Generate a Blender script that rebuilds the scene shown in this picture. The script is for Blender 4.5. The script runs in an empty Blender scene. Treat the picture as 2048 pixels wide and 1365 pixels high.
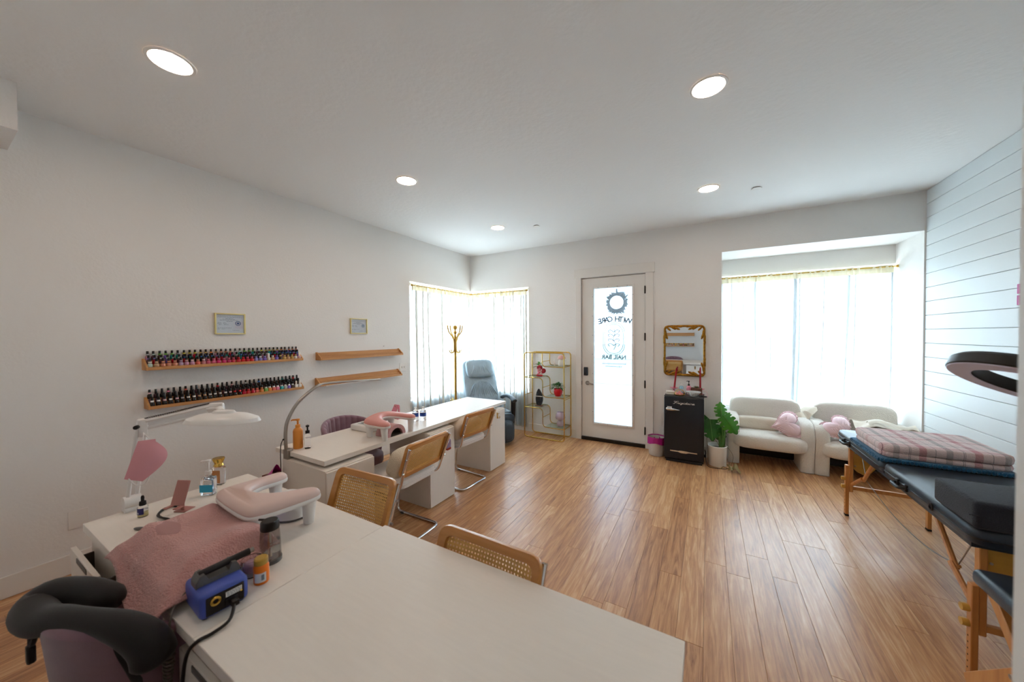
import bpy, bmesh, math, random
from mathutils import Vector, Matrix, Euler
random.seed(7)
PI = math.pi
S = bpy.context.scene
COL = S.collection

# ------------------------------------------------------------------ camera
cam_d = bpy.data.cameras.new('camera'); cam = bpy.data.objects.new('camera', cam_d); COL.objects.link(cam)
cam_d.sensor_width = 36.0; cam_d.lens = 12.096; cam_d.clip_start = 0.02; cam_d.clip_end = 300
YAW, PITCH, ROLL = 0.516215693, -0.0178807812, 0.00665376
def cam_matrix():
    cy, sy, cp, sp, cr, sr = math.cos(YAW), math.sin(YAW), math.cos(PITCH), math.sin(PITCH), math.cos(ROLL), math.sin(ROLL)
    f = Vector((-sy*cp, cy*cp, sp)); rt = Vector((cy, sy, 0)); dn = f.cross(rt)
    r2 = cr*rt + sr*dn; d2 = -sr*rt + cr*dn
    u, b = -d2, -f
    return Matrix(((r2.x, u.x, b.x, 0), (r2.y, u.y, b.y, 0), (r2.z, u.z, b.z, 1.615), (0, 0, 0, 1)))
cam.matrix_world = cam_matrix()
cam_d.dof.use_dof = True; cam_d.dof.focus_distance = 5.0; cam_d.dof.aperture_fstop = 2.6
S.camera = cam

# ------------------------------------------------------------------ sky, exposure
W = bpy.data.worlds.new('overcast_sky'); S.world = W; W.use_nodes = True
_bg = W.node_tree.nodes['Background']
_bg.inputs['Color'].default_value = (0.75, 0.895, 1.0, 1); _bg.inputs['Strength'].default_value = 6.4
S.view_settings.view_transform = 'Standard'; S.view_settings.look = 'None'
S.view_settings.exposure = 1.57; S.view_settings.gamma = 1.0; S.view_settings.use_curve_mapping = False
LAMP_STRENGTH = 31.0

# ------------------------------------------------------------------ materials
def lin(h):
    if not isinstance(h, str): return h
    o = []
    for i in (0, 2, 4):
        c = int(h[i:i+2], 16) / 255
        o.append(c/12.92 if c <= .04045 else ((c+.055)/1.055)**2.4)
    return tuple(o)
MATS = {}
class NT:
    def __init__(s, name):
        s.m = bpy.data.materials.new(name); s.m.use_nodes = True; s.t = s.m.node_tree
        s.p = s.t.nodes['Principled BSDF']; s.out = s.t.nodes['Material Output']
    def n(s, typ, **kw):
        nd = s.t.nodes.new(typ)
        for k, v in kw.items():
            if k.startswith('_'): setattr(nd, k[1:], v)
            else: nd.inputs[k.replace('_', ' ')].default_value = v
        return nd
    def l(s, a, ao, b, bi): s.t.links.new(a.outputs[ao], b.inputs[bi])
def mat(name, c, rough=.5, metal=0, bump=0, bscale=40, var=0, vscale=6, sheen=0, trans=0, ior=1.45, coat=0, stretch=None, c2=None, spec=.5, emit=None, es=0, detail=3, sub=0):
    if name in MATS: return MATS[name]
    k = NT(name); p = k.p; c = lin(c)
    p.inputs['Base Color'].default_value = (*c, 1); p.inputs['Roughness'].default_value = rough
    p.inputs['Metallic'].default_value = metal; p.inputs['IOR'].default_value = ior
    p.inputs['Specular IOR Level'].default_value = spec
    if sheen: p.inputs['Sheen Weight'].default_value = sheen; p.inputs['Sheen Roughness'].default_value = .5
    if trans: p.inputs['Transmission Weight'].default_value = trans
    if coat: p.inputs['Coat Weight'].default_value = coat; p.inputs['Coat Roughness'].default_value = .08
    if sub: p.inputs['Subsurface Weight'].default_value = sub; p.inputs['Subsurface Radius'].default_value = (.01, .006, .004)
    if emit: p.inputs['Emission Color'].default_value = (*lin(emit), 1); p.inputs['Emission Strength'].default_value = es
    if bump or var:
        tc = k.n('ShaderNodeTexCoord'); src = tc; so = 'Object'
        if stretch:
            mp = k.n('ShaderNodeMapping', Scale=stretch); k.l(tc, 'Object', mp, 'Vector'); src = mp; so = 'Vector'
        if var:
            nz = k.n('ShaderNodeTexNoise', Scale=vscale, Detail=detail); k.l(src, so, nz, 'Vector')
            rp = k.n('ShaderNodeValToRGB'); cc = lin(c2) if c2 else tuple(x*(1-var) for x in c)
            rp.color_ramp.elements[0].position = .3; rp.color_ramp.elements[1].position = .7
            rp.color_ramp.elements[0].color = (*cc, 1); rp.color_ramp.elements[1].color = (*c, 1)
            k.l(nz, 'Fac', rp, 'Fac'); k.l(rp, 'Color', p, 'Base Color')
        if bump:
            nb = k.n('ShaderNodeTexNoise', Scale=bscale, Detail=detail); k.l(src, so, nb, 'Vector')
            bp = k.n('ShaderNodeBump', Strength=bump, Distance=.01); k.l(nb, 'Fac', bp, 'Height'); k.l(bp, 'Normal', p, 'Normal')
    MATS[name] = k.m; return k.m

def pane_mat(name, tint=(.96, .98, 1), gloss=.06, haze=0.0, hazecol=(.9, .95, 1)):
    k = NT(name); t = k.n('ShaderNodeBsdfTransparent', Color=(*tint, 1)); g = k.n('ShaderNodeBsdfGlossy', Roughness=.02)
    mx = k.n('ShaderNodeMixShader', Fac=gloss); k.l(t, 'BSDF', mx, 1); k.l(g, 'BSDF', mx, 2); last = mx
    if haze:
        tr = k.n('ShaderNodeBsdfTranslucent', Color=(*hazecol, 1)); m2 = k.n('ShaderNodeMixShader', Fac=haze)
        k.l(mx, 'Shader', m2, 1); k.l(tr, 'BSDF', m2, 2); last = m2
    k.l(last, 'Shader', k.out, 'Surface'); return k.m
def sheer_mat(name, col, open_=.5, front=.5):
    k = NT(name)
    tc = k.n('ShaderNodeTexCoord'); mp = k.n('ShaderNodeMapping', Scale=(260, 260, 60)); k.l(tc, 'Object', mp, 'Vector')
    nz = k.n('ShaderNodeTexNoise', Scale=1.0, Detail=1); k.l(mp, 'Vector', nz, 'Vector')
    mr = k.n('ShaderNodeMapRange'); mr.inputs['From Min'].default_value = .3; mr.inputs['From Max'].default_value = .7
    mr.inputs['To Min'].default_value = open_*.4; mr.inputs['To Max'].default_value = open_*1.6; k.l(nz, 'Fac', mr, 'Value')
    t = k.n('ShaderNodeBsdfTransparent', Color=(1, 1, 1, 1)); tr = k.n('ShaderNodeBsdfTranslucent', Color=(*lin(col), 1)); d = k.n('ShaderNodeBsdfDiffuse', Color=(*lin(col), 1))
    m1 = k.n('ShaderNodeMixShader', Fac=front); k.l(tr, 'BSDF', m1, 1); k.l(d, 'BSDF', m1, 2)
    m2 = k.n('ShaderNodeMixShader'); k.l(mr, 'Result', m2, 'Fac'); k.l(m1, 'Shader', m2, 1); k.l(t, 'BSDF', m2, 2)
    k.l(m2, 'Shader', k.out, 'Surface'); return k.m
def objcol_mat(name, rough=.2, trans=0, coat=.3):
    k = NT(name); oi = k.n('ShaderNodeObjectInfo'); k.l(oi, 'Color', k.p, 'Base Color'); k.p.inputs['Roughness'].default_value = rough
    k.p.inputs['Coat Weight'].default_value = coat; return k.m
def wood_mat(name, cols, rough=.4, axis='Y', scale=1.0, rnd=True, coat=0, bump=.05, dist=.9, rng=.13):
    """long grain running along one object axis, with a random offset per piece"""
    k = NT(name); tc = k.n('ShaderNodeTexCoord'); oi = k.n('ShaderNodeObjectInfo')
    cb = k.n('ShaderNodeCombineXYZ'); ml = k.n('ShaderNodeMath', _operation='MULTIPLY'); ml.inputs[1].default_value = 37.0 if rnd else 0
    k.l(oi, 'Random', ml, 0); k.l(ml, 'Value', cb, 'X'); k.l(ml, 'Value', cb, 'Y'); k.l(ml, 'Value', cb, 'Z')
    va = k.n('ShaderNodeVectorMath', _operation='ADD'); k.l(tc, 'Object', va, 0); k.l(cb, 'Vector', va, 1)
    s = {'X': (.9, 14, 14), 'Y': (14, .9, 14), 'Z': (14, 14, .9)}[axis]; s = tuple(v*scale for v in s)
    mp = k.n('ShaderNodeMapping', Scale=s); k.l(va, 'Vector', mp, 'Vector')
    n1 = k.n('ShaderNodeTexNoise', Scale=1.0, Detail=5, Roughness=.62, Distortion=dist); k.l(mp, 'Vector', n1, 'Vector')
    mp2 = k.n('ShaderNodeMapping', Scale=tuple(v*5 for v in s)); k.l(va, 'Vector', mp2, 'Vector')
    n2 = k.n('ShaderNodeTexNoise', Scale=1.0, Detail=2); k.l(mp2, 'Vector', n2, 'Vector')
    ad = k.n('ShaderNodeMath', _operation='MULTIPLY_ADD'); k.l(n2, 'Fac', ad, 0); ad.inputs[1].default_value = .22; k.l(n1, 'Fac', ad, 2)
    r3 = k.n('ShaderNodeMath', _operation='MULTIPLY_ADD'); k.l(oi, 'Random', r3, 0); r3.inputs[1].default_value = rng if rnd else 0; k.l(ad, 'Value', r3, 2)
    rp = k.n('ShaderNodeValToRGB'); cr = rp.color_ramp
    lo, hi = .36, .92
    cr.elements[0].position = lo; cr.elements[0].color = (*lin(cols[0]), 1); cr.elements[1].position = hi; cr.elements[1].color = (*lin(cols[-1]), 1)
    for i, c in enumerate(cols[1:-1]):
        e = cr.elements.new(lo+(hi-lo)*(i+1)/(len(cols)-1)); e.color = (*lin(c), 1)
    k.l(r3, 'Value', rp, 'Fac'); k.l(rp, 'Color', k.p, 'Base Color'); k.p.inputs['Roughness'].default_value = rough
    if coat: k.p.inputs['Coat Weight'].default_value = coat; k.p.inputs['Coat Roughness'].default_value = .24
    if bump:
        bp = k.n('ShaderNodeBump', Strength=bump, Distance=.004); k.l(ad, 'Value', bp, 'Height'); k.l(bp, 'Normal', k.p, 'Normal')
    return k.m

M = {}
M['wall'] = mat('wall_paint', 'EAE7E3', .7, bump=.15, bscale=55, detail=4)
M['ceil'] = mat('ceiling_paint', 'EBE9E6', .75, bump=.22, bscale=26, detail=4)
M['trim'] = mat('trim_paint', 'E6E2DC', .42)
M['ship'] = mat('shiplap_paint', 'DCE2E3', .45, bump=.03, bscale=30)
M['shipgap'] = mat('shiplap_gap', 'B2B8B9', .7)
M['plank'] = wood_mat('floor_plank_wood', ['75492C', '9E6A42', 'B88355', 'CB9766', 'DBB083'], .38, 'Y', 2.0, True, coat=.42, bump=.04, dist=1.6, rng=.20)
M['gap'] = mat('floor_joint', '6A4A32', .8)
M['white'] = mat('white_laminate', 'EEE5DA', .38, var=.03, vscale=8, stretch=(1, 12, 1))
M['whitep'] = mat('white_plastic', 'E9E5E0', .3)
M['greyin'] = mat('grey_cavity', '55504B', .8)
M['black'] = mat('black_plastic', '0B0B0D', .45)
M['blackr'] = mat('black_rubber', '101012', .7)
M['oak'] = wood_mat('oak_shelf', ['B47A42', 'C68E54', 'D29C62'], .5, 'Y', 1.4, True, bump=.03)
M['caneframe'] = wood_mat('chair_beech', ['B07430', 'C28340', 'D09550'], .3, 'X', 1.2, True, coat=.4, bump=.0)
M['cane'] = mat('cane', 'E6B566', .45, var=.15, vscale=60)
M['chrome'] = mat('chrome', 'D8D9DB', .08, 1)
M['steel'] = mat('brushed_steel', 'A7A29B', .28, 1)
M['framegold'] = mat('pale_gold_frame', 'E8D898', .35, .35)
M['rackgold'] = mat('rack_brass', 'B48C3C', .36, .6)
M['logo'] = mat('bright_logo', 'E9E4DE', .3, .2)
M['crystal'] = mat('crystal', 'F4F8F8', .12, trans=.55, ior=1.3)
M['gold'] = mat('brass', 'D8B25A', .2, 1)
M['goldold'] = mat('antique_gold', 'B9852C', .34, .85, var=.35, vscale=40, c2='7A5116')
M['purple'] = mat('mauve_velvet', '8A6672', .85, sheen=.5, var=.15, vscale=14, bump=.08, bscale=300)
M['boucle'] = mat('boucle', 'F1E9DE', .95, bump=.9, bscale=170, sheen=.3, detail=2)
M['cream'] = mat('cream_velvet', 'E4D8C6', .9, sheen=.5, bump=.25, bscale=60, var=.06)
M['knit'] = mat('cream_knit', 'DCCFB9', .95, bump=.8, bscale=120)
M['satin'] = mat('beige_satin', 'CDBBA6', .45, sheen=.3, bump=.5, bscale=14)
M['whitefab'] = mat('white_cushion_cloth', 'E6DFD8', .9, bump=.3, bscale=90)
M['pinkfab'] = mat('pink_corduroy', 'F6D8DD', .9, sheen=.4)
M['leather'] = mat('blue_grey_leather', 'A6BBC8', .32, bump=.8, bscale=16, var=.25, vscale=6, detail=5)
M['leatherd'] = mat('dark_recliner_leather', '3A4854', .38, bump=.25, bscale=25)
M['vinyl'] = mat('black_vinyl', '26303A', .36, bump=.06, bscale=180)
M['foamblk'] = mat('black_velour', '262C35', .95, bump=.5, bscale=220, sheen=.12)
M['tealfab'] = mat('teal_fleece', '0C5E84', .95, bump=1.0, bscale=130, sheen=.3)
M['glass'] = mat('clear_glass', 'FFFFFF', .03, trans=1, ior=1.45)
M['clearpl'] = mat('clear_plastic', 'FAFCFF', .06, trans=1, ior=1.2)
M['shelfglass'] = pane_mat('shelf_glass', (.86, .93, .9), .12)
M['pane'] = pane_mat('window_glass')
M['frost'] = pane_mat('frosted_glass', (.38, .43, .47), .04, .055)
M['sheer'] = sheer_mat('sheer_curtain', 'CBD0D1', .10, .30)
M['header'] = sheer_mat('sheer_header', 'DCD3B6', .01, .84)
M['dense'] = sheer_mat('gathered_fold', 'CDD4D8', .015, .84)
M['densewarm'] = sheer_mat('thick_gathered_fold', 'D6D2C6', .01, .915)
M['mirror'] = mat('mirror_silver', 'E8EDF0', .015, 1)
M['fridge'] = mat('black_enamel', '0D1722', .30, coat=.1)
M['beech'] = wood_mat('massage_beech', ['B5713A', 'C98748', 'D79A5A'], .42, 'Z', 1.0, True)
M['ply'] = wood_mat('plywood_panel', ['B98632', 'CC9A42', 'D9A94E'], .4, 'X', .7, True)
M['leaf'] = mat('leaf', '2C6B22', .4, var=.4, vscale=9, c2='174A17')
M['leafb'] = mat('bright_leaf', '478A20', .4, var=.35, vscale=12, c2='2E7A1E')
M['stem'] = mat('stem', '5C8A45', .5)
M['soil'] = mat('soil', '241A14', .95, bump=1, bscale=60)
M['ceramic'] = mat('white_ceramic', 'EDE7DC', .35)
M['red'] = mat('red_gloss', 'CE1420', .18, coat=.4)
M['redd'] = mat('crimson_gloss', 'B00E2A', .2, coat=.4)
M['candle'] = mat('red_candle', 'A30A1E', .4)
M['pinkarm'] = mat('pink_vinyl', 'DE9A90', .4, sub=0)
M['pinkpale'] = mat('pale_pink_vinyl', 'DCC0B6', .34)
M['towel'] = mat('pink_towel', 'D39A92', .95, sheen=.4, bump=.8, bscale=160, var=.16, vscale=9)
M['maskpink'] = mat('pink_mask', 'E3A0A6', .9)
M['bluepl'] = mat('blue_plastic', '4456A8', .4)
M['greypl'] = mat('grey_plastic', '5E5E5C', .45)
M['orangepl'] = mat('orange_plastic', 'E8953F', .32)
M['orangebr'] = mat('bright_orange_plastic', 'F07A08', .3)
M['magenta'] = mat('magenta_bag', 'B01E82', .35, bump=.6, bscale=30)
M['binwhite'] = mat('speckled_bin', 'D5CEC8', .7, var=.12, vscale=90)
M['paper'] = mat('paper', 'DADCE0', .7)
M['ink'] = mat('ink_grey', '6C7684', .8)
M['inkblue'] = mat('ink_blue', '3E6E96', .7)
M['bronze'] = mat('dark_bronze', '2E2A25', .5, .5)
M['navy'] = mat('navy_plastic', '1C2836', .4)
M['bodycol'] = objcol_mat('polish_body')
M['dot'] = objcol_mat('polish_dot', .5, coat=0)
M['cap'] = mat('polish_cap', '0A0A0B', .3)
M['rosegold'] = mat('rose_plastic', 'B0766C', .4)
M['iris'] = mat('iridescent_glass', 'D9C2CE', .12, coat=.6, trans=.4)
M['pinksoap'] = mat('pink_soap', 'E08A9C', .2, coat=.4)
M['bluesoap'] = mat('blue_soap', '9CC8DC', .2, coat=.4)
M['brownbox'] = mat('brown_box', '6A4234', .6)
M['pinkwax'] = mat('pink_wax', 'E59A98', .5)
M['smoke'] = pane_mat('smoke_plastic', (.84, .83, .81), .08)
M['agate'] = mat('agate', '2A333B', .25, coat=.5, var=.5, vscale=30, c2='11161A')
M['concrete'] = mat('pale_concrete', 'C9C6C0', .9)
M['lawn'] = mat('lawn', 'B4C0A8', .95, var=.3, vscale=3)
M['road'] = mat('road', 'A2A4A6', .9)
M['lampglow'] = mat('lamp_diffuser', 'FFF1DC', .5, emit='FFE2CC', es=LAMP_STRENGTH)
M['lilac'] = mat('lilac_diffuser', 'D6D0E0', .5)
M['dry'] = mat('dry_leaf', '8A7648', .8, var=.3, vscale=20)

# ------------------------------------------------------------------ mesh builder
def V(*a): return Vector(a)
def RZ(a): return Matrix.Rotation(a, 4, 'Z')
def T(x, y, z): return Matrix.Translation((x, y, z))
def catmull(pts, k=6, closed=False):
    pts = [Vector(p) for p in pts]; n = len(pts); out = []
    for i in range(n if closed else n-1):
        if closed: p0, p1, p2, p3 = pts[i-1], pts[i], pts[(i+1) % n], pts[(i+2) % n]
        else: p0, p1, p2, p3 = pts[max(i-1, 0)], pts[i], pts[i+1], pts[min(i+2, n-1)]
        for j in range(k):
            t = j/k
            out.append(.5*((2*p1)+(p2-p0)*t+(2*p0-5*p1+4*p2-p3)*t*t+(3*p1-p0-3*p2+p3)*t**3))
    if not closed: out.append(pts[-1])
    return out
def fillet(pts, r, k=5, closed=False):
    """polyline with rounded corners"""
    pts = [Vector(p) for p in pts]; n = len(pts); out = []
    for i in range(n):
        if not closed and i in (0, n-1): out.append(pts[i]); continue
        p, a, b = pts[i], pts[i-1], pts[(i+1) % n]
        da, db = (a-p), (b-p); rr = min(r, da.length*.49, db.length*.49)
        s, e = p+da.normalized()*rr, p+db.normalized()*rr
        for j in range(k+1):
            t = j/k; out.append((1-t)**2*s+2*t*(1-t)*p+t*t*e)
    return out
class MB:
    def __init__(s): s.v = []; s.f = []; s.mi = []
    def _add(s, vs, fs, mi=0, X=None):
        o = len(s.v)
        s.v += [tuple(X @ Vector(p)) if X is not None else tuple(p) for p in vs]
        s.f += [tuple(i+o for i in f) for f in fs]; s.mi += [mi]*len(fs); return s
    def box(s, x0, x1, y0, y1, z0, z1, mi=0, bev=0, seg=2, X=None):
        if not bev:
            vs = [(x, y, z) for x in (x0, x1) for y in (y0, y1) for z in (z0, z1)]
            return s._add(vs, [(0, 1, 3, 2), (4, 6, 7, 5), (0, 4, 5, 1), (2, 3, 7, 6), (0, 2, 6, 4), (1, 5, 7, 3)], mi, X)
        b = bmesh.new(); bmesh.ops.create_cube(b, size=1)
        for v in b.verts: v.co = Vector(((x0+x1)/2+v.co.x*(x1-x0), (y0+y1)/2+v.co.y*(y1-y0), (z0+z1)/2+v.co.z*(z1-z0)))
        bmesh.ops.bevel(b, geom=b.edges[:], offset=bev, segments=seg, affect='EDGES', profile=.5)
        b.verts.ensure_lookup_table()
        for i, v in enumerate(b.verts): v.index = i
        s._add([v.co for v in b.verts], [[v.index for v in f.verts] for f in b.faces], mi, X); b.free(); return s
    def tube(s, pts, r, n=8, closed=False, mi=0, caps=True, X=None, flat=1.0):
        pts = [Vector(p) for p in pts]; N = len(pts); rs = r if isinstance(r, (list, tuple)) else [r]*N
        vs, fs = [], []; up = None
        for i in range(N):
            a = pts[i-1] if (i or closed) else pts[0]; b = pts[(i+1) % N] if (i < N-1 or closed) else pts[-1]
            t = (b-a).normalized() if (b-a).length > 1e-9 else Vector((0, 0, 1))
            if up is None: up = t.orthogonal().normalized() if abs(t.z) > .9 else Vector((0, 0, 1))
            sd = t.cross(up)
            if sd.length < 1e-6: up = t.orthogonal(); sd = t.cross(up)
            sd.normalize(); up = sd.cross(t).normalized()
            for j in range(n):
                q = 2*PI*j/n; vs.append(pts[i]+(sd*math.cos(q)+up*math.sin(q)*flat)*rs[i])
        for i in range(N if closed else N-1):
            for j in range(n):
                a, b = i*n+j, i*n+(j+1) % n; c, d = ((i+1) % N)*n+(j+1) % n, ((i+1) % N)*n+j
                fs.append((a, b, c, d))
        if caps and not closed: fs.append(tuple(range(n))[::-1]); fs.append(tuple((N-1)*n+j for j in range(n)))
        return s._add(vs, fs, mi, X)
    def cyl(s, p0, p1, r0, r1=None, n=16, mi=0, X=None): return s.tube([p0, p1], [r0, r0 if r1 is None else r1], n, mi=mi, X=X)
    def lathe(s, prof, c=(0, 0, 0), n=20, mi=0, X=None, a0=0, a1=2*PI):
        full = abs(a1-a0-2*PI) < 1e-6; m = n if full else n+1; vs, fs = [], []
        for (r, z) in prof:
            for j in range(m):
                q = a0+(a1-a0)*j/n; vs.append((c[0]+r*math.cos(q), c[1]+r*math.sin(q), c[2]+z))
        for i in range(len(prof)-1):
            for j in range(n):
                a, b = i*m+j, i*m+(j+1) % m; fs.append((a, b, b+m, a+m))
        return s._add(vs, fs, mi, X)
    def prism(s, poly, fn, a, b, mi=0, X=None):
        """poly: 2-D outline; fn(u, v, w) -> point"""
        n = len(poly); vs = [fn(u, v, a) for u, v in poly]+[fn(u, v, b) for u, v in poly]
        fs = [tuple(range(n))[::-1], tuple(range(n, 2*n))]+[(i, (i+1) % n, n+(i+1) % n, n+i) for i in range(n)]
        return s._add(vs, fs, mi, X)
    def grid(s, fn, nu, nv, mi=0, X=None, cu=False, cv=False):
        vs = [fn(i/nu, j/nv) for i in range(nu if cu else nu+1) for j in range(nv if cv else nv+1)]
        a = nv if cv else nv+1; b = nu if cu else nu+1; fs = []
        for i in range(nu):
            for j in range(nv):
                i2, j2 = (i+1) % b, (j+1) % a; fs.append((i*a+j, i2*a+j, i2*a+j2, i*a+j2))
        return s._add(vs, fs, mi, X)
    def sq(s, c, h, e1=.4, e2=.4, nu=28, nv=14, mi=0, X=None, wob=0):
        """super-ellipsoid: pillows, cushions"""
        def pw(x, e): return math.copysign(abs(x)**e, x)
        vs, fs = [], []
        for i in range(nv+1):
            t = -PI/2+PI*i/nv
            for j in range(nu):
                q = 2*PI*j/nu
                w = 1+wob*math.sin(3*q+5*t)
                vs.append((c[0]+h[0]*w*pw(math.cos(t), e1)*pw(math.cos(q), e2), c[1]+h[1]*w*pw(math.cos(t), e1)*pw(math.sin(q), e2), c[2]+h[2]*pw(math.sin(t), e1)))
        for i in range(nv):
            for j in range(nu):
                fs.append((i*nu+j, i*nu+(j+1) % nu, (i+1)*nu+(j+1) % nu, (i+1)*nu+j))
        return s._add(vs, fs, mi, X)
    def mesh(s, name, mats, smooth=38):
        me = bpy.data.meshes.new(name); me.from_pydata(s.v, [], s.f)
        for m in (mats if isinstance(mats, (list, tuple)) else [mats]): me.materials.append(M[m] if isinstance(m, str) else m)
        me.polygons.foreach_set('material_index', s.mi)
        b = bmesh.new(); b.from_mesh(me); bmesh.ops.remove_doubles(b, verts=b.verts, dist=1e-6); bmesh.ops.recalc_face_normals(b, faces=b.faces); b.to_mesh(me); b.free()
        if smooth: me.shade_smooth(); me.set_sharp_from_angle(angle=math.radians(smooth))
        me.update(); return me
def base(name):
    return name
def link(name, data, parent=None, loc=None, rotz=0):
    o = bpy.data.objects.new(name, data); COL.objects.link(o)
    if parent is not None: o.parent = parent
    if loc is not None: o.location = loc
    if rotz: o.rotation_euler = (0, 0, rotz)
    return o
def setp(o, label=None, cat=None, group=None, kind=None):
    if label: o['label'] = label
    if cat: o['category'] = cat
    if group: o['group'] = group
    if kind: o['kind'] = kind
    return o
def root(name, label, cat, loc=(0, 0, 0), rotz=0, group=None):
    return setp(link(name, None, None, loc, rotz), label, cat, group)
def inv(p):
    X = T(*p.location) @ p.rotation_euler.to_matrix().to_4x4()
    if p.parent: X = T(*p.parent.location) @ p.parent.rotation_euler.to_matrix().to_4x4() @ X
    return X.inverted()
def part(name, mb, mats, parent, world=False, smooth=38, label=None, kind=None):
    me = mb.mesh(name, mats, smooth)
    if world: me.transform(inv(parent))
    return setp(link(name, me, parent), label, kind=kind)
def thing1(name, mb, mats, label, cat, loc=None, rotz=0, group=None, smooth=38):
    """a thing that is one mesh; geometry is local when loc is given"""
    return setp(link(name, mb.mesh(name, mats, smooth), None, loc, rotz), label, cat, group)
def struct(name, mb, mats, parent=None, smooth=38):
    o = link(name, mb.mesh(name, mats, smooth), parent)
    if parent is None: o['kind'] = 'structure'
    return o
def dup(o, loc=None, rotz=None, label=None, group=None, parent=None):
    c = o.copy(); COL.objects.link(c)
    if parent is not None: c.parent = parent
    if loc is not None: c.location = loc
    if rotz is not None: c.rotation_euler = (0, 0, rotz)
    if label: c['label'] = label
    if group: c['group'] = group
    for ch in [q for q in bpy.data.objects if q.parent == o]: dup(ch, parent=c)
    return c
def text_mesh(txt, size, extrude=.0006, shear=0, align='CENTER', bold=0):
    cu = bpy.data.curves.new('lettering', 'FONT'); cu.body = txt; cu.size = size; cu.extrude = extrude; cu.shear = shear; cu.align_x = align; cu.align_y = 'CENTER'; cu.resolution_u = 2; cu.offset = bold
    o = bpy.data.objects.new('lettering', cu); COL.objects.link(o)
    dg = bpy.context.evaluated_depsgraph_get(); dg.update()
    me = bpy.data.meshes.new_from_object(o.evaluated_get(dg)); bpy.data.objects.remove(o); bpy.data.curves.remove(cu)
    me.materials.clear(); return me
def text_part(name, txt, size, mname, parent, X, shear=0, extrude=.0006, label=None):
    me = text_mesh(txt, size, extrude, shear); me.materials.append(M[mname]); me.transform(X)
    return setp(link(name, me, parent), label)
ORD = ['first', 'second', 'third', 'fourth', 'fifth', 'sixth', 'seventh', 'eighth', 'ninth', 'tenth', 'eleventh', 'twelfth', 'thirteenth', 'fourteenth', 'fifteenth', 'sixteenth', 'seventeenth', 'eighteenth', 'nineteenth', 'twentieth'] + ['twenty-'+w for w in ('first', 'second', 'third', 'fourth', 'fifth', 'sixth', 'seventh', 'eighth', 'ninth')] + ['thirtieth'] + ['thirty-'+w for w in ('first', 'second', 'third', 'fourth', 'fifth', 'sixth')]
# ------------------------------------------------------------------ room shell
XL, YB, XR, ZC = -3.7876, 5.1324, 1.9302, 3.0526
YN = -0.20                       # wall behind the camera
WL0, WZ0, WZ1 = 3.65, 0.65, 2.41 # corner window: start on the left wall, sill, head
WR1 = -2.59                      # corner window: end on the back wall
DX0, DX1, DZ = -1.685, -0.755, 2.470
BX0, BX1, BZ0, BZ1, BY = 0.158, 1.918, 0.62, 2.648, 5.744
fl = root('floor', None, None); fl['kind'] = 'structure'
part('subfloor', MB().box(XL-.2, 2.15, YN-.2, 5.95, -.08, -.006), 'gap', fl)
pm = {}
col = 0; x = XL-.03
while x < 1.96:
    y = YN-.05-random.random()*1.1
    while y < 5.93:
        a, b = max(y, YN-.1), min(y+1.22, 5.93)
        if b-a > .06:
            key = round(b-a, 3)
            if key not in pm: pm[key] = MB().box(-.0652, .0652, -(b-a)/2+.0006, (b-a)/2-.0006, -.006, 0, 0, .0012, 1).mesh('plank', 'plank', 20)
            link('plank', pm[key], fl, (x+.0656, (a+b)/2, 0))
        y += 1.22
    x += .1312
struct('ceiling', MB().box(XL-.2, 2.15, YN-.2, YB+.25, ZC, ZC+.15), 'ceil')
w = MB()
w.box(XL-.2, XL, YN-.2, WL0, 0, ZC).box(XL-.2, XL, WL0, YB+.2, 0, WZ0).box(XL-.2, XL, WL0, YB+.2, WZ1, ZC)
struct('wall_left', w, 'wall')
w = MB()
w.box(XL, WR1, YB, YB+.2, 0, WZ0).box(XL, WR1, YB, YB+.2, WZ1, ZC).box(WR1, DX0, YB, YB+.2, 0, ZC).box(DX0, DX1, YB, YB+.2, DZ, ZC)
w.box(DX1, BX0, YB, YB+.2, 0, ZC).box(BX0, BX1, YB, YB+.2, BZ1, ZC).box(BX1, 2.12, YB, YB+.2, 0, ZC)
w.box(BX0-.2, BX0, YB+.2, BY+.2, 0, ZC).box(BX1, 2.12, YB+.2, BY+.2, 0, ZC).box(BX0, BX1, YB+.2, BY+.2, BZ1, ZC)
w.box(BX0, BX1, BY, BY+.2, 0, BZ0).box(BX0, BX1, BY, BY+.2, 2.422, BZ1)
struct('wall_back', w, 'wall')
wr = struct('wall_right', MB().box(XR+.011, XR+.2, YN, YB, 0, ZC), 'shipgap')
sb = MB().box(0, .0125, .6, YB-.002, -.0683, .0683, 0, .002, 1).mesh('shiplap_board', 'ship', 30)
for i in range(22):
    z = 2.9107+.0704-i*.1407
    if z > .05: link('shiplap_board', sb, wr, (XR, 0, z))
struct('wall_near', MB().box(XL-.2, 2.12, YN-.2, YN, 0, ZC), 'wall')
struct('wall_partition', MB().box(.3056, XR+.2, YN, .62, 0, ZC), 'trim')
struct('trim_1', MB().box(XL, -3.386, YN, .335, 2.786, ZC), 'wall')      # boxed-in duct under the ceiling
BH = .136
def bboard(x0, x1, y0, y1): return MB().box(x0, x1, y0, y1, .001, BH, 0, .003, 1)
struct('baseboard_left', bboard(XL, XL+.015, YN, YB), 'trim')
bb = bboard(XL+.015, DX0-.085, YB-.015, YB); bb.box(DX1+.1, BX0, YB-.015, YB, .001, BH, 0, .003, 1); struct('baseboard_back', bb, 'trim')
struct('baseboard_bay', bboard(BX0, BX1, BY-.015, BY), 'trim')
struct('baseboard_right', bboard(XR-.014, XR, .62, YB), 'trim')
struct('baseboard_near', bboard(XL+.015, .30, YN, YN+.015), 'trim')

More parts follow.
